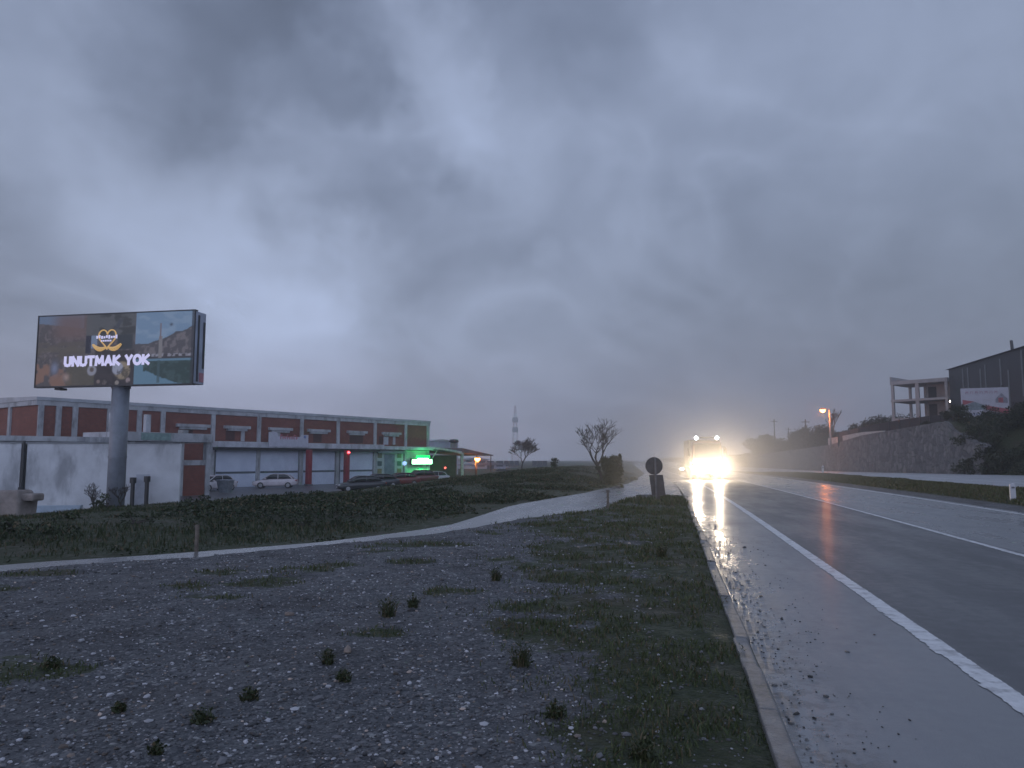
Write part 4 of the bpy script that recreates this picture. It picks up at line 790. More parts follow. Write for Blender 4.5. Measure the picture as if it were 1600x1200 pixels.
# ------------------------------------------------------------------ cars
def ring(x, hw, z0, z1, e=.35, n=20, yc=0):
    out = []
    for i in range(n):
        a = 2*math.pi*i/n+math.pi/n; c, s = math.cos(a), math.sin(a)
        out.append((x, yc+hw*math.copysign(abs(c)**e, c), (z0+z1)/2+(z1-z0)/2*math.copysign(abs(s)**e, s)))
    return out
GLS = mat('car_glass', (.02, .025, .03), .08, .1, 1, spec=.8)
RUB = mat('tyre_rubber', (.02, .02, .02), .8, .2, 5); RIM = mat('wheel_rim', (.35, .35, .37), .35, .1, 5, metal=.8)
def make_car(name, label, cat, colr, loc, rz, suv=0, lights=False, group='cars parked in the warehouse yard', L=4.35):
    c = thing(name, loc, label, cat, rz=rz, group=group); h = L/2; r = .31; s = .12*suv
    pm = mat('car_paint_%d_%d_%d' % tuple(int(v*100) for v in colr), colr, .3, .08, 2, coat=.6)
    st_ = [(-h, .70, .42, .78), (-h+.08, .80, .30, .92+s), (-h+.55, .87, .22, .98+s), (-.9, .89, .19, .95+s), (.4, .89, .19, .93+s), (h-1.1, .88, .19, .88+s), (h-.45, .84, .21, .78+s), (h-.08, .74, .28, .66+s), (h, .62, .38, .56)]
    MB().loft([ring(x, w_, z0+s, z1) for x, w_, z0, z1 in st_]).build('body', pm, c, smooth=True)
    cb = [(-h+.35, .60, .9+s, .97+s), (-h+.75, .68, .9+s, 1.30+s*2), (-1.0, .72, .9+s, 1.42+s*2), (.15, .72, .9+s, 1.43+s*2), (.55, .70, .9+s, 1.34+s*2), (1.2, .66, .88+s, .93+s)]
    MB().loft([ring(x, w_, z0, z1, .5) for x, w_, z0, z1 in cb]).build('windows', GLS, c, smooth=True)
    rfm = MB(); rfm.loft([ring(x, w_, z1-.05, z1+.02, .6) for x, w_, z1 in ((-h+.8, .63, 1.31+s*2), (-1., .66, 1.43+s*2), (.15, .66, 1.44+s*2), (.5, .62, 1.37+s*2))]); rfm.build('roof', pm, c, smooth=True)
    for sy in (-1, 1):
        for P0_, P1_, r__ in (((1.15, sy*.66, .95+s), (.45, sy*.63, 1.36+s*2), .035), ((-.35, sy*.75, .92+s), (-.35, sy*.66, 1.42+s*2), .035), ((-h+.4, sy*.62, .96+s), (-h+.85, sy*.62, 1.34+s*2), .05)):
            MB().tube(P0_, P1_, r__, r__, 6).build('window_pillar', pm, c)
    for sx in (-h+.82, h-.85):
        for sy in (-1, 1):
            w_ = MB().lathe([(r*.6, -.1), (r*.95, -.1), (r, -.06), (r, .06), (r*.95, .1), (r*.6, .1)], (sx, sy*.80, r), 20, 'y').build('wheel', RUB, c, smooth=False)
            MB().lathe([(.02, sy*.105), (.1, sy*.115), (r*.62, sy*.107), (r*.62, sy*.05), (.02, sy*.05)], (sx, sy*.80, r), 14, 'y').build('rim', RIM, w_)
    for sy in (-1, 1):
        MB().loft([ring(h-.16, .2, .56+s, .72+s, .7, 10, sy*.58), ring(h+.0, .15, .56+s, .68+s, .7, 10, sy*.54)]).build('headlight', emat('car_beam', (1, .93, .8), 60) if lights else mat('lamp_clear', (.5, .5, .52), .1), c)
        MB().loft([ring(-h-.02, .14, .68+s, .84+s, .7, 10, sy*.62), ring(-h+.14, .18, .68+s, .86+s, .7, 10, sy*.64)]).build('taillight', mat('lamp_red', (.25, .01, .01), .2), c)
        MB().box(.75, .93, sy*.86, sy*1.02, .92+s, 1.03+s).build('mirror', pm, c, bevel=.03)
    MB().box(-h-.03, -h+.02, -.26, .26, .5, .62).build('number_plate', mat('plate_white', (.5, .5, .5), .5), c); MB().box(h-.02, h+.03, -.26, .26, .38, .49).build('number_plate', mat('plate_white', (.5, .5, .5), .5), c)
    return c
def yard(px, D): p = at(px, 760, D); return (p.x, p.y, ZB+.005)
make_car('white_car', 'white hatchback side-on before the second roller shutter', 'car', (.62, .56, .60), yard(430, 79), R(200)+0)
make_car('white_car', 'white car half hidden behind the annex pillar by the first shutter', 'car', (.62, .58, .62), yard(334, 72), R(255))
make_car('dark_car', 'near-black car at the left of the row before the poster shop front', 'car', (.02, .022, .03), yard(564, 70), R(215))
make_car('dark_car', 'dark blue car, second in the row before the poster shop front', 'car', (.025, .03, .045), yard(590, 79), R(218))
make_car('red_car', 'dull red car under the green sign', 'car', (.16, .03, .03), yard(625, 86), R(218))
make_car('red_car', 'dark red estate car beside the white car, right of the green sign', 'car', (.13, .035, .03), yard(655, 92), R(218), suv=1)
make_car('white_car', 'small white car at the right end of the row by the open shed', 'car', (.55, .57, .60), yard(676, 96), R(235))
p = yard(352, 66)
bn_ = thing('waste_bin', p, 'grey wheeled waste bin standing in the yard before the first shutter', 'bin')
MB().loft([[(-.4, -.35, .1), (.4, -.35, .1), (.4, .35, .1), (-.4, .35, .1)], [(-.55, -.5, 1.1), (.55, -.5, 1.1), (.55, .5, 1.1), (-.55, .5, 1.1)]]).build('body', mat('bin_grey', (.20, .22, .25), .5), bn_, bevel=.03)
MB().box(-.6, .6, -.55, .55, 1.103, 1.2).build('lid', mat('bin_lid', (.35, .36, .42), .5), bn_, bevel=.04)
# ------------------------------------------------------------------ open shed right of the warehouse
s0, s1 = at(668, 700, 106), at(722, 700, 112); dv3 = s1-s0; dv3.z = 0; LS = dv3.length; rzs = math.atan2(dv3.y, dv3.x)
sh_ = thing('open_shed', (s0.x, s0.y, ZB), 'open-fronted shed with pale arched eave lit green beside the warehouse', 'shed', rz=rzs)
zE = at(690, 699, 108).z-ZB; zE2 = at(722, 708, 112).z-ZB
arc = [(LS*k/8, zE-(zE-zE2)*(k/8)**2.2) for k in range(9)]
MB().prism(arc+[(x_, z_-.28) for x_, z_ in arc[::-1]], 'y', -.3, 0).build('eave', mat('pale_green_trim', (.45, .55, .48), .5), sh_)
MB().prism([(x_, z_+.02) for x_, z_ in arc]+[(LS, zE2+.25), (0, zE+.25)], 'y', 0.002, 14).build('roof', mat('roof_sheet', (1, 1, 1)), sh_)
MB().box(-.1, LS, 13.5, 13.8, 0, zE).box(LS-.2, LS, 1, 13.4, 0, zE2-.3).build('back_wall', mat('shed_dark', (.06, .07, .07), .8), sh_)
for x_ in (0.1, LS-.1): MB().box(x_-.15, x_+.15, -.28, .0, 0, zE2-.28).build('post', mat('pale_green_trim', (1, 1, 1)), sh_)
MB().box(.5, LS*.55, 9, 9.4, 0, 1.3).build('counter', mat('counter_yellow', (.45, .40, .28), .6), sh_)
MB().tube((0.2, -.15, zE-2.2), (1.9, -.15, zE-.35), .07, .07, 6).build('brace', mat('pale_green_trim', (1, 1, 1)), sh_)
# lean-to roof further right
r0, r1 = at(722, 706, 112), at(771, 712, 125); p = r0
ro_ = thing('lean_to_roof', (r0.x, r0.y, ZB), 'dark low lean-to roof on thin posts right of the open shed', 'shelter'); dd = r1-r0; ro_.rotation_euler = (0, 0, math.atan2(dd.y, dd.x)); Lr = math.hypot(dd.x, dd.y)
za, zb2 = at(722, 700, 112).z-ZB, at(771, 711, 125).z-ZB
MB().prism([(0, za-.7), (Lr, zb2-.12), (Lr, zb2), (0, za)], 'y', 0, 6).build('roof', mat('lean_dark', (.12, .11, .12), .6, .2), ro_)
for x_ in (.3, Lr*.5, Lr-.4): MB().tube((x_, .3, 0), (x_, .3, za-.6-(za-.6-zb2+.1)*x_/Lr), .07, .07, 6).build('post', DK, ro_)
# pale building and water tank above the shed
h0 = at(672, 690, 128); h1 = at(716, 690, 132); dd = h1-h0
hb_ = thing('pale_block', (h0.x, h0.y, ZB), 'pale blue-grey block rising just behind the open shed', 'building', rz=math.atan2(dd.y, dd.x)); zt3 = at(690, 686, 129).z-ZB; Lr = math.hypot(dd.x, dd.y)
MB().box(0, Lr, 0, 8, 0, zt3-.4).build('wall', mat('pale_blue_wall', (.42, .46, .56), .7, .1, 1), hb_); MB().prism([(-.2, zt3-.39), (Lr*.4, zt3), (Lr+.2, zt3-.39)], 'y', -.2, 8.2).build('roof', mat('roof_sheet', (1, 1, 1)), hb_)
p = at(709, 697, 128); wt = thing('water_tank', (p.x, p.y, p.z-.3), 'dark oval water tank on a short stand above the shed roof', 'water tank')
MB().lathe([(.05, .75), (.5, .8), (.78, 1.0), (.82, 1.15), (.6, 1.4), (.05, 1.45)], n=18).build('tank', DK, wt, smooth=True); MB().box(-.45, .45, -.45, .45, 0, .76).build('stand', CONC(), wt)
# far low sheds
def shed(name, px0, px1, D, ytop, yb, lab, colr, roofc, group=None, door=None):
    p0, p1 = at(px0, 720, D), at(px1, 720, D*1.03); dd = p1-p0; L_ = math.hypot(dd.x, dd.y); zb_ = -1.5; zt_ = at((px0+px1)/2, ytop, D).z
    s = thing(name, (p0.x, p0.y, zb_), lab, 'shed', rz=math.atan2(dd.y, dd.x), group=group); hh = zt_-zb_
    MB().box(0, L_, 0, 12, 0, hh-.5).build('wall', mat('shedw_'+lab[:6], colr, .6, .1, .6), s)
    MB().prism([(-.4, hh-.5), (L_*.5, hh), (L_+.4, hh-.5), (L_+.4, hh-.7), (-.4, hh-.7)], 'y', -.4, 12.3).build('roof', mat('shedr_'+lab[:6], roofc, .6, .1, .6), s)
    for k in range(3): x_ = L_*(.2+.3*k); MB().box(x_-.9, x_+.9, -.06, -.002, .2 if k == 1 else 1.6, 2.8).build('door' if k == 1 else 'window', mat('shed_opening', (.13, .14, .17), .4), s)
    return s
shed('low_shed', 742, 790, 165, 722, 738, 'long low white shed behind the orange street lamp', (.50, .50, .58), (.26, .25, .30))
shed('low_shed', 786, 812, 185, 729, 742, 'small grey shed behind the hazy bare tree', (.36, .37, .43), (.22, .22, .26))
shed('low_shed', 830, 856, 175, 732, 743, 'small white shed standing right of the hazy bare tree', (.52, .55, .62), (.40, .42, .48))
shed('low_shed', 725, 762, 210, 715, 735, 'distant pale shed with a shallow pitched roof behind the lamp', (.42, .42, .48), (.30, .30, .36))
make_car('dark_car', 'dark car parked far off before the low sheds', 'car', (.03, .03, .035), tuple(at(782, 742, 150)-Vector((0, 0, .3))), R(190))
# lattice mast
p = at(805, 720, 800); mp = thing('lattice_mast', (p.x, p.y, 0), 'tall faint red and white lattice mast in the haze', 'mast'); ztm = at(805, 634, 800).z
mr, mw_ = MB(), MB(); nseg = 14
for k in range(nseg):
    z0, z1 = ztm*k/nseg, ztm*(k+1)/nseg; w0, w1 = 3.6*(1-.85*k/nseg), 3.6*(1-.85*(k+1)/nseg); T = mr if k % 4 < 2 else mw_
    for sx, sy in ((-1, -1), (1, -1), (1, 1), (-1, 1)): T.tube((sx*w0, sy*w0, z0), (sx*w1, sy*w1, z1), .2, .17, 5); T.tube((sx*w0, sy*w0, z0), (-sy*w1, sx*w1, z1), .14, .14, 4)
mr.build('red_sections', mat('mast_red', (.45, .28, .28), .6), mp); mw_.build('white_sections', mat('mast_white', (.5, .5, .52), .6), mp)
for zf in (.52, .70):
    MB().box(-2.6, 2.6, -2.6, 2.6, ztm*zf, ztm*zf+5.).build('antenna_cluster', mat('mast_grey', (.3, .3, .32), .6), mp)
# ------------------------------------------------------------------ street lamps
def streetlamp(px, py_lamp, D, zbase, lab, arm=1.2, side=-1, power=900, pr=.09, col=(1, .27, .045), pc=(.42, .38, .36), glow=None):
    p = at(px, py_lamp, D); zt = p.z; base = at(px+8 if side < 0 else px, py_lamp, D)
    if side > 0: base = p
    q_ = thing('street_lamp', (base.x, base.y, zbase), lab, 'street lamp', rz=YAW); h = zt-zbase
    MB().tube((0, 0, -.3), (0, 0, h+.15), pr*1.15, pr*.7, 12).build('pole', mat('lamp_pole_%d' % int(px), pc, .5, .1, 2), q_, smooth=True)
    MB().path([(0, 0, h+.1), (side*arm*.5, -.1, h+.35), (side*arm, -.2, h+.3)], .04, 8).build('arm', mat('lamp_pole_%d' % int(px), pc), q_)
    hd = MB().loft([ring(side*arm-.32, .10, h+.2, h+.36, .7, 12, -.2), ring(side*arm, .17, h+.16, h+.42, .7, 12, -.2), ring(side*arm+.35, .08, h+.22, h+.36, .7, 12, -.2)]).build('lamp_head', DK, q_, smooth=True)
    MB().lathe([(.01, -.44), (.2, -.40), (.36, -.24), (.40, -.06), (.36, .02), (.01, .03)], (side*arm, -.24, h+.17), 14).build('bulb', emat('sodium_lamp_%d' % int(px), col, glow or 90), hd)
    l = bpy.data.lights.new('sodium_light', 'POINT'); l.energy = power; l.color = col; l.shadow_soft_size = .2
    lo = bpy.data.objects.new('sodium_light', l); COL.objects.link(lo); lo.parent = q_; lo.location = (side*arm, -.3, h-.25)
    return q_
pw = at(1293, 696, 126)
streetlamp(1288, 642, 124, pw.z-.2, 'orange sodium street lamp on a pale pole above the stone wall', power=1500, pr=.16, glow=34)
streetlamp(743, 718, 118, ZB, 'orange sodium street lamp glowing beside the lean-to roof', power=1100, pr=.1, side=1, arm=.3, pc=(.07, .065, .07), glow=34)
# ------------------------------------------------------------------ stone retaining wall
SWM = bpy.data.materials.new('rubble_stone'); SWM.use_nodes = True; t = NT(SWM.node_tree); b = t.n['Principled BSDF']; o = t.new('ShaderNodeTexCoord').outputs['Object']
wq = t.vmath('ADD', o, t.vmath('MULTIPLY', t.noise(o, 1.5, 3, out=1), (.5, .5, .5)))
v1 = t.new('ShaderNodeTexVoronoi'); t.put(v1.inputs[0], wq); v1.inputs['Scale'].default_value = 1.5
v2 = t.new('ShaderNodeTexVoronoi', feature='DISTANCE_TO_EDGE'); t.put(v2.inputs[0], wq); v2.inputs['Scale'].default_value = 1.5
s5 = t.new('ShaderNodeSeparateXYZ'); t.put(s5.inputs[0], v1.outputs['Color'])
c = t.mix(s5.outputs[0], (.11, .108, .115), (.235, .225, .225)); c = t.mix(t.map(v2.outputs[0], .0, .09, .6, 0.), c, (.10, .10, .11)); c = t.mix(t.map(t.noise(o, .25, 6, .6), .45, .65, 0., .5), c, (.12, .12, .12))
t.put(b.inputs['Base Color'], c); b.inputs['Roughness'].default_value = .85
bn = t.new('ShaderNodeBump'); bn.inputs['Distance'].default_value = .12; t.put(bn.inputs['Height'], t.map(v2.outputs[0], 0., .15)); t.l.new(bn.outputs[0], b.inputs['Normal'])
ys2 = np.r_[np.arange(79, 150, 1.), np.arange(150, 330, 5.)]; V = []; 
nzs = 8
for y_ in ys2:
    zb0_, zt0_ = float(zopp(y_))-.3, float(zwall(y_))+.12
    if y_ < 90: zt0_ = zb0_+(zt0_-zb0_)*(.5+.5*float(sst(79, 90, y_)))+random.uniform(-.25, .2)
    x_ = float(cc_(y_))
    for k in range(nzs): f_ = k/(nzs-1); V.append((x_+29.62+.25*f_+random.uniform(-.06, .06), y_, zb0_+(zt0_-zb0_)*f_))
    V.append((x_+30.6, y_, zt0_)); V.append((x_+30.6, y_, zb0_))
m_ = nzs+2; I = np.arange(len(V)).reshape(len(ys2), m_); q = np.stack([I[:-1, :-1], I[1:, :-1], I[1:, 1:], I[:-1, 1:]], -1).reshape(-1, 4)
sw = npmesh('stone_wall', np.array(V), q, SWM); tag(sw, 'long grey rubble stone retaining wall beside the opposite carriageway', 'wall')
# parapet and dark fence on top
pp = MB(); ya, yb_ = 108., 136.
ysp = np.linspace(ya, yb_, 15)
for y0, y1 in zip(ysp, ysp[1:]):
    A0, A1 = float(cc_(y0))+30.0, float(cc_(y1))+30.0; z0, z1 = float(zwall(y0))+.12, float(zwall(y1))+.12
    hh0 = .15+1.0*(y0-ya)/(yb_-ya); hh1 = .15+1.0*(y1-ya)/(yb_-ya)
    pp.loft([[(A0, y0, z0), (A0+.3, y0, z0), (A0+.3, y0, z0+hh0), (A0, y0, z0+hh0)], [(A1, y1, z1), (A1+.3, y1, z1), (A1+.3, y1, z1+hh1), (A1, y1, z1+hh1)]])
q_ = pp.build('parapet', mat('pale_parapet', (.45, .42, .40), .7, .1, 1)); tag(q_, 'pale concrete parapet on the stone wall glowing under the street lamp', 'parapet')
fb0 = at(1310, 688, 121)
fe = thing('dark_fence', tuple(fb0), 'long dark sheet fence running up the hill behind the stone wall', 'fence'); sh2 = MB()
fpts = [(1310, 688, 676, 121), (1345, 680, 668, 112), (1400, 671, 657, 104), (1450, 664, 650, 96), (1505, 655, 645, 90)]
for (a, b0, b1, D0_), (c, d0, d1, D1_) in zip(fpts, fpts[1:]):
    P = [at(a, b0, D0_), at(c, d0, D1_), at(c, d1, D1_), at(a, b1, D0_)]; P[0].z -= .8; P[1].z -= .8; off = Vector((.06, .05, 0))
    P = [p-fb0 for p in P]; sh2.add([p for p in P]+[p+off for p in P], [(0, 1, 2, 3), (7, 6, 5, 4), (0, 4, 5, 1), (1, 5, 6, 2), (2, 6, 7, 3), (3, 7, 4, 0)])
sh2.build('sheet', mat('fence_dark', (.035, .03, .035), .7, .2, 1), fe)
for k in range(13):
    a = 1310+k*16; D_ = np.interp(a, [f[0] for f in fpts], [f[3] for f in fpts]); yt = np.interp(a, [f[0] for f in fpts], [f[2] for f in fpts]); p = at(a, yt, D_)
    MB().box(-.05, .05, -.05, .05, -2.2, .12).build('post', DK, fe, loc=(p.x-.1-fb0.x, p.y-.08-fb0.y, p.z-fb0.z))
# ------------------------------------------------------------------ concrete frame building
f0, f1 = at(1397, 655, 137), at(1484, 648, 130); dd = f1-f0; LFb = math.hypot(dd.x, dd.y); rzc = math.atan2(dd.y, dd.x)
zb3 = (at(1397, 657, 137).z+at(1438, 652, 133.6).z)/2; zt3 = (at(1397, 599, 137).z+at(1438, 592, 133.6).z)/2; h3 = zt3-zb3
fb = thing('unfinished_building', (f0.x, f0.y, zb3), 'unfinished two-storey pale concrete frame building on the hill', 'building', rz=rzc)
PF = mat('frame_concrete', (.30, .29, .30), .8, .12, 1.)
MB().box(-.1, LFb-.1, .1, 7.2, -4, -.352).build('plinth', mat('opening_black', (.015, .013, .015), .8), fb)
for nm, z0, z1 in (('floor_slab', -.35, .15), ('floor_slab', h3*.46, h3*.46+.4), ('roof_slab', h3-.55, h3+.1)):
    MB().box(-.3, LFb, -.3, 7.5, z0, z1).build(nm, PF, fb)
MB().box(-.3, -.1, -.3, 7.5, h3+.102, h3+.9).build('roof_upstand', PF, fb)
xm = cx_(1438, f0, rzc); levels = ((.152, h3*.46-.002), (h3*.46+.402, h3-.552))
for z0, z1 in levels:
    for x_, y_, w_ in ((.0, 0, .22), (xm, 0, .3), (LFb-.3, 0, .2), (0.2, 6.9, .2), (xm*.68, 6.9, .2), (xm, 6.9, .2)): MB().box(x_-w_, x_+w_, y_-.2, y_+.22, z0, z1).build('column', PF, fb)
    MB().box(xm+.35, LFb-.1, 3.2, 3.4, z0, z1).build('inner_wall', mat('beige_inner', (.24, .21, .20), .8, .15, 1), fb)
    MB().box(xm+.6, xm+1.9, 3.12, 3.197, z0, z1-.5).build('door_opening', mat('opening_black', (.015, .013, .015), .8), fb)
MB().box(-4.0, 0, 10, 10.3, -3, .3).build('low_wall', CONC(), fb)
smalllamp(1485, 627, 128.5, .17, (1, .9, .8), 12, 'small white lamp at the corner of the dark barn')
# ------------------------------------------------------------------ dark barn
ZBT = at(1482, 575, 128).z; g0 = at(1482, 575, 128); g1 = plane(1600, 538.5, ZBT); dd = g1-g0; dn_ = dd.normalized(); rzg = math.atan2(dd.y, dd.x); LG = math.hypot(dd.x, dd.y)+28; zgb = 5.5
bn2 = thing('dark_barn', (g0.x, g0.y, zgb), 'big dark sheet-metal barn with pale vertical light strips on the hill', 'barn', rz=rzg); hbn = ZBT-zgb
BMm = bpy.data.materials.new('dark_cladding'); BMm.use_nodes = True; t = NT(BMm.node_tree); b = t.n['Principled BSDF']; o = t.new('ShaderNodeTexCoord').outputs['Object']
wv = t.new('ShaderNodeTexWave', bands_direction='X'); t.put(wv.inputs[0], o); wv.inputs['Scale'].default_value = 1.6
t.put(b.inputs['Base Color'], t.mix(t.math('MULTIPLY', wv.outputs[1], .5), t.mix(t.map(t.noise(o, .4, 5), .3, .7), (.014, .018, .026), (.022, .027, .036)), (.010, .012, .02))); b.inputs['Roughness'].default_value = .55
MB().box(0, LG, 0, 26, 0, hbn-.3).build('wall', BMm, bn2); gx_ = lambda px: cx_(px, g0, rzg, 600)
MB().prism([(-.5, hbn-.298), (13, hbn+2.4), (26.5, hbn-.298)], 'x', -.4, LG+.4).build('roof', mat('barn_roof', (.02, .022, .03), .6), bn2)
for px, z0, z1 in ((1505.5, hbn*.66, hbn*.93), (1513.5, hbn*.62, hbn*.93), (1533, hbn*.2, hbn*.86), (1541, hbn*.2, hbn*.9), (1565, hbn*.2, hbn*.92), (1577, hbn*.15, hbn*.75), (1599, hbn*.4, hbn*.95)):
    MB().box(gx_(px)-.22, gx_(px)+.22, -.06, -.002, z0, z1).build('light_strip', mat('light_strip', (.10, .12, .13), .5, .1, 2), bn2)
x_ = gx_(1571); MB().tube((x_, 1.2, hbn-.5), (x_-.25, 1.2, hbn+1.5), .22, .2, 10).build('chimney', DK, bn2); 
for px in (1506, 1514): MB().box(gx_(px)-.2, gx_(px)+.2, -.1, -.062, hbn*.55, hbn*.62).build('vent', mat('opening_black', (1, 1, 1)), bn2)
# white sign board on the hill
h0, h1 = at(1502, 630, 96), at(1577, 630, 94); dd = h1-h0; LSg = math.hypot(dd.x, dd.y); zs0 = at(1540, 653, 95).z; zs1 = at(1540, 606, 95).z; HS = zs1-zs0
sg2 = thing('hill_sign', (h0.x, h0.y, zs0), 'white advertising board with a red and grey slanting band below the dark barn', 'sign', rz=math.atan2(dd.y, dd.x))
MB().box(0, LSg, 0, .12, 0, HS).build('board', mat('board_white', (.40, .40, .46), .5, .08, 1), sg2)
MB().prism([(.15, HS*.62), (.15, HS*.43), (LSg*.28, HS*.55)], 'y', -.02, -.002).prism([(LSg*.5, HS*.42), (LSg*.98, HS*.28), (LSg*.98, HS*.1), (LSg*.52, HS*.28)], 'y', -.02, -.002).build('red_band', mat('board_red', (.30, .07, .09), .5), sg2)
MB().prism([(.2, HS*.41), (LSg*.28, HS*.545), (LSg*.49, HS*.42), (LSg*.5, HS*.28), (.2, HS*.26)], 'y', -.02, -.002).build('grey_picture', mat('board_grey', (.15, .19, .21), .5, .3, 3), sg2)
MB().prism([(LSg*.72, HS*.5), (LSg*.72, HS*.62), (LSg*.85, HS*.82), (LSg*.97, HS*.62), (LSg*.97, HS*.48)], 'y', -.02, -.002).build('house_picture', mat('board_house', (.20, .20, .24), .5, .3, 4), sg2)
MB().box(LSg*.78, LSg*.88, -.035, -.022, HS*.5, HS*.66).build('red_patch', mat('board_red', (1, 1, 1)), sg2)
for i in range(7):
    a = .5+i*.52; hgt = .34; zq = HS*.80; lt = MB(); k_ = (hgt-.07) if i % 2 else hgt*.45
    lt.prism([(a, zq), (a+.07, zq), (a+.07, zq+k_), (a+.25, zq+k_), (a+.25, zq), (a+.32, zq), (a+.32, zq+hgt), (a, zq+hgt)], 'y', -.02, -.002)
    lt.build('faded_letter', mat('faded_pink', (.34, .25, .31), .5), sg2)
lt = MB()
for i in range(9): lt.box(.5+i*.26, .66+i*.26, -.02, -.002, HS*.1, HS*.16+.05*(i % 2))
lt.build('small_lettering', mat('faded_navy', (.16, .18, .28), .5), sg2)
for x_ in (.6, LSg-.6): MB().box(x_-.1, x_+.1, .13, .33, -2.5, HS+.25).build('leg', DK, sg2)
# ------------------------------------------------------------------ right-hand bushes and trees
bl = [(1458, 89, 3.5, .9), (1500, 83, 4, 2.0), (1540, 80, 6, 1.8), (1578, 76, 5, 2.3), (1612, 74, 6, 3.2), (1497, 80, 3.5, 2.2), (1560, 71, 6, 2.2), (1528, 75, 5, 2.4), (1604, 68, 6, 2.4), (1448, 90, 3, .9), (1480, 84, 4, 1.0)]
wh = ['at the near end of the stone wall top', 'above the broken end of the stone wall', 'below the white board', 'at the right of the white board', 'at the right edge of the hill', 'spilling over the stone wall end', 'low on the slope under the board', 'on the slope foot past the wall end', 'lowest at the right edge by the road', 'smallest, on the wall top by the dark fence', 'between the stone wall top and the white board']
for k, (px, D, wd, hh) in enumerate(bl):
    bushthing('hill_bush', px, D, None, wd, hh, 'dense dark bush '+wh[k], 'bush', 'dark bushes on the hill slope', n=420, leaf=.13, seed=k+60, cols=((.016, .024, .012), (.042, .050, .022)))
N = 60000; y = rng.uniform(52, 104, N); tt = 29.7+rng.random(N)*14; x = tt+cc_(y); cl = fbm(x, y, .45, 51); s_ = sst(79, 90, y); hm = sst(.36, .62, cl)*1.1*(1-s_*(tt < 31.5))*(1-.6*s_)
keep = (hm > .08) & ((s_ < .5) | (tt > 30.9)); x, y, hm = x[keep], y[keep], hm[keep]; P, Q4 = leafquads(x, y, height(x, y)+rng.random(len(x))*hm, .10)
tag(npmesh('slope_scrub', P, Q4, LM, tint=np.repeat(gcol(len(x), (.014, .022, .010), (.040, .052, .022), .06), 4, 0)), 'dark low scrub covering the hill slope past the stone wall', 'scrub', kind='stuff')
tl = [(1165, 215, 16, 4.0), (1190, 195, 9, 5.5), (1212, 190, 10, 3.8), (1240, 175, 10, 3.2), (1262, 160, 8, 4.5), (1280, 152, 8, 5.0), (1310, 150, 10, 3.6), (1335, 150, 12, 3.6), (1360, 150, 10, 4.5), (1385, 150, 10, 5.2), (1410, 152, 9, 5.), (1430, 158, 9, 4.8)]
for k, (tt_, y_, wd, hh, lab) in enumerate([(29.0, 81.5, 2.4, 2.2, 'dark bramble hiding the broken foot of the stone wall end'), (28.9, 77.5, 3.0, 1.7, 'low dark bramble beside the far carriageway past the wall end'), (30.4, 80, 2.6, 4.0, 'tall dark bush standing against the stone wall end')]):
    bushthing('hill_bush', 1500, 80, None, wd, hh, lab, 'bush', 'dark bushes on the hill slope', n=420, leaf=.12, seed=k+160, cols=((.016, .024, .012), (.042, .050, .022)), loc=(float(cc_(y_))+tt_, y_, 0))
wt_ = ['furthest off in the headlight glare', 'rounded and tallest near the truck', 'low beside the first thin pole', 'low between the two thin poles', 'left of the orange lamp', 'behind the orange lamp pole', 'just right of the orange lamp', 'over the pale parapet', 'over the dark fence', 'left of the concrete frame, second from it', 'next to the concrete frame', 'seen through the concrete frame']
for k, (px, D, wd, hh) in enumerate(tl):
    bushthing('hill_tree', px, D, None, wd, hh, 'dim green hedge tree '+wt_[k], 'tree', 'hedge trees along the hill top', n=330, leaf=.17, seed=k+90, cols=((.022, .030, .014), (.05, .06, .028)), trunk=.4)
baretree(1299, 145, None, 8.0, .35, 'thin bare tree dimly seen behind the orange street lamp', seed=78, depth=5, twig=.04)
for k, (px, yt, D) in enumerate(((1211, 655, 210), (1260, 655, 175), (1233, 668, 260))):
    p = at(px, 700, D); z0 = float(height(p.x, p.y)); zt = at(px, yt, D).z
    q_ = thing('utility_pole', (p.x, p.y, z0), ['thin dark utility pole standing over the far hedge trees, left', 'thin utility pole left of the orange lamp', 'faint short utility pole between the other two'][k], 'utility pole', group='utility poles on the hill')
    MB().tube((0, 0, -.3), (0, 0, zt-z0), .2, .13, 8).build('pole', DK, q_); MB().box(-.9, .9, -.08, .08, zt-z0-.7, zt-z0-.55).build('crossarm', DK, q_)
# marker posts
def marker(px, py, hpx, lab):
    zg_ = .15; p = plane(px, py, zg_); zg_ = float(height(p.x, p.y)); D = p.dot(fh); h = hpx/F*D
    q_ = thing('marker_post', (p.x, p.y, zg_), lab, 'marker post', group='white marker posts on the median')
    MB().prism([(-.09, -.1), (.09, -.1), (.09, h*.86), (.05, h), (-.09, h*.92)], 'y', -.05, .05).build('post', mat('marker_white', (.55, .56, .6), .5, .1, 2), q_, bevel=.01)
    MB().box(-.05, .05, -.07, -.052, h*.68, h*.78).build('reflector', mat('reflector_grey', (.2, .2, .22), .2), q_)
marker(1583, 781, 26, 'white plastic marker post in the median grass at the right edge'); marker(1286, 744, 13, 'far white marker post on the median below the orange lamp')
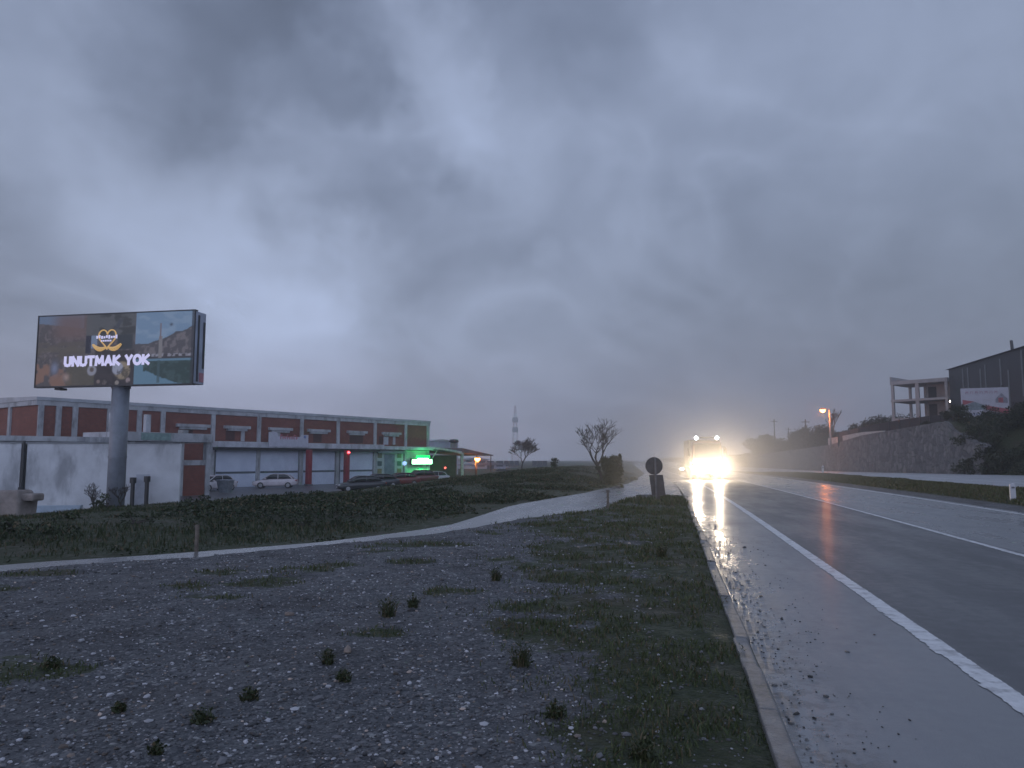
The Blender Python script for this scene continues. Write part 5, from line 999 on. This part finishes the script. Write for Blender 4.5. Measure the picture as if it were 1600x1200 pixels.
# ------------------------------------------------------------------ sign seen from behind, on the island tip
p = at(1026, 785, 29.0); zg_ = float(height(p.x, p.y))
q_ = thing('road_sign', (p.x, p.y, zg_), 'dark backs of a round and an oblong sign on one post at the island tip', 'road sign', rz=YAW+.05)
SB = mat('sign_back_grey', (.09, .075, .07), .5, .2, 4)
MB().tube((0, 0, -.3), (-.03, 0, 1.6), .035, .035, 10).build('post', mat('sign_post', (.16, .15, .15), .4), q_)
zc = at(1021.5, 728, 29).z-zg_; MB().lathe([(.01, -.015), (.32, -.015), (.33, 0), (.32, .015), (.01, .015)], (-.06, .06, zc), 32, 'y').build('round_plate', SB, q_)
za, zb2 = at(1026, 774, 29).z-zg_, at(1026, 742, 29).z-zg_
MB().prism([(-.25, zb2), (.27, zb2), (.36, za), (-.16, za)], 'y', .05, .075).box(-.02, .14, .04, .08, za-.18, za-.002).build('oblong_plate', SB, q_)
p = plane(950, 796, .05); zg_ = float(height(p.x, p.y))
q_ = MB().box(-.035, .035, -.035, .035, -.1, .55).box(-.05, .05, -.05, .05, .5, .56).build('short_post', WD, loc=(p.x, p.y, zg_)); tag(q_, 'short thin rusty post among tufts at the island edge', 'post')
# ------------------------------------------------------------------ oncoming truck
TY = 64.; tx = float(cc_(TY))+3.55
tr = thing('truck', (tx, TY, 0.0), 'oncoming box truck with blazing headlights and two roof lamps', 'truck', rz=R(3.2))   # faces -Y
TP = mat('truck_paint', (.20, .11, .09), .35, .1, 1, coat=.5); WT = mat('truck_box_white', (.25, .24, .23), .5, .1, 1)
MB().loft([[(x_*1.0, 0, z_) for x_, z_ in ((-1.18, .55), (1.18, .55), (1.2, 1.7), (1.12, 2.95), (.95, 3.12), (-.95, 3.12), (-1.12, 2.95), (-1.2, 1.7))],
           [(x_, 1.9, z_) for x_, z_ in ((-1.2, .55), (1.2, .55), (1.22, 1.7), (1.14, 2.98), (.97, 3.15), (-.97, 3.15), (-1.14, 2.98), (-1.22, 1.7))]]).build('cab', TP, tr, bevel=.06)
MB().prism([(-1.02, 1.75), (1.02, 1.75), (.95, 2.72), (-.95, 2.72)], 'y', -.04, -.003).build('windshield', GLS, tr)
MB().box(-1.05, 1.05, -.22, -.045, 2.74, 2.92, Matrix.Rotation(R(12), 3, 'X'), (0, 0, 2.8)).build('sun_visor', DK, tr)
gr_ = MB()
for k in range(5): gr_.box(-.72, .72, -.05, -.003, 1.02+k*.12, 1.09+k*.12)
gr_.build('grille', DK, tr); MB().box(-1.22, 1.22, -.22, .3, .38, .72).build('bumper', WT, tr, bevel=.05)
MB().box(-1.25, 1.25, 2.05, 8.2, .95, 3.25).build('cargo_box', WT, tr, bevel=.03); MB().box(-.45, .45, .3, 8., .6, .92).build('chassis', DK, tr)
for sx in (-1, 1):
    for yy in (.95, 6.6):
        w_ = MB().lathe([(.3, -.14), (.47, -.14), (.5, -.08), (.5, .08), (.47, .14), (.3, .14)], (sx*1.0, yy, .5), 22, 'x').build('wheel', RUB, tr); MB().lathe([(.02, -.1), (.3, -.1), (.3, .1), (.02, .1)], (sx*1.0, yy, .5), 14, 'x').build('rim', RIM, w_)
    MB().path([(sx*1.15, .1, 2.6), (sx*1.42, -.12, 2.6), (sx*1.42, -.12, 1.9)], .025, 6).box(sx*1.42-.11, sx*1.42+.11, -.17, -.07, 1.9, 2.5).build('mirror', DK, tr)
    hl = MB(); hl.lathe([(.01, -.07), (.15, -.05), (.19, 0), (.01, .01)], (sx*.94, -.24, 1.02), 18, 'y'); hl.lathe([(.01, -.07), (.12, -.05), (.15, 0), (.01, .01)], (sx*.62, -.24, 1.0), 18, 'y')
    hl.build('headlight', emat('truck_beam_%d' % sx, (1, .84, .58), 60), tr)
    MB().lathe([(.01, -.05), (.10, -.04), (.12, 0), (.01, .01)], (sx*.92, -.26, .56), 14, 'y').build('fog_light', emat('fog_beam_%d' % sx, (1, .8, .5), 20), tr)
    MB().box(sx*1.04-.17, sx*1.04+.17, -.24, -.002, .83, 1.22).build('lamp_housing', DK, tr, bevel=.03)
    rl = MB().lathe([(.01, -.06), (.11, -.04), (.13, 0), (.01, .01)], (sx*.82, .12, 3.34), 16, 'y').build('roof_lamp', emat('roof_lamp_%d' % sx, (.85, .92, 1), 60), tr)
    MB().box(sx*.82-.13, sx*.82+.13, .125, .3, 3.13, 3.48).build('lamp_bracket', DK, rl)
    l = bpy.data.lights.new('headlight_beam', 'SPOT'); l.energy = 3600; l.color = (1, .80, .56); l.spot_size = R(75); l.spot_blend = .8; l.shadow_soft_size = .16
    lo = bpy.data.objects.new('headlight_beam', l); COL.objects.link(lo); lo.parent = tr; lo.location = (sx*.85, -.42, 1.0); lo.rotation_euler = (R(88), 0, R(180))
MB().box(-.66, .66, .1, .3, 3.3, 3.42).build('roof_bar', WT, tr)
MB().box(-.28, .28, -.24, -.222, .47, .6).build('number_plate', mat('plate_white', (1, 1, 1)), tr)
cf = make_car('grey_car', 'grey car half hidden behind the oncoming truck with one headlight showing', 'car', (.18, .18, .19), (float(cc_(84))+3.2, 84, 0.005), R(-90), lights=True, group=None)
# ------------------------------------------------------------------ haze
hz = bpy.data.meshes.new('haze'); hb2 = MB().box(-690, 590, -19, 1000, -3.5, 90)
hm = bpy.data.materials.new('pale_haze'); hm.use_nodes = True; t = NT(hm.node_tree); t.n.clear()
vp = t.new('ShaderNodeVolumePrincipled'); vp.inputs['Color'].default_value = (.93, .96, 1., 1); vp.inputs['Density'].default_value = .0012; vp.inputs['Anisotropy'].default_value = .8
mo = t.new('ShaderNodeOutputMaterial'); t.l.new(vp.outputs[0], mo.inputs['Volume'])
ho = hb2.build('haze', hm); tag(ho, kind='stuff')

ms = MB().lathe([(.02, -1), (.45, -.9), (.75, -.66), (.95, -.3), (1, 0), (.95, .3), (.75, .66), (.45, .9), (.02, 1)], n=24)
mm = bpy.data.materials.new('road_spray'); mm.use_nodes = True; t = NT(mm.node_tree); t.n.clear()
oc = t.new('ShaderNodeTexCoord').outputs['Object']; ln = t.vmath('LENGTH', oc, out=1)
fall = t.math('POWER', t.math('SUBTRACT', 1., ln, clamp=True), 1.6)
dn_ = t.math('MULTIPLY', fall, t.math('MULTIPLY', t.map(t.noise(t.mapping(oc, sc=(3, 4, 2)), 1., 3), .3, .7, .5, 1.3), .048))
vp = t.new('ShaderNodeVolumePrincipled'); vp.inputs['Color'].default_value = (.96, .92, .88, 1); vp.inputs['Anisotropy'].default_value = .45; t.put(vp.inputs['Density'], dn_)
mo = t.new('ShaderNodeOutputMaterial'); t.l.new(vp.outputs[0], mo.inputs['Volume'])
mo_ = ms.build('spray_mist', mm); mo_.location = (tx, TY+2, 1.3); mo_.scale = (14, 32, 7.5)
tag(mo_, 'pale wet spray and mist hanging round the oncoming truck', 'mist', kind='stuff')
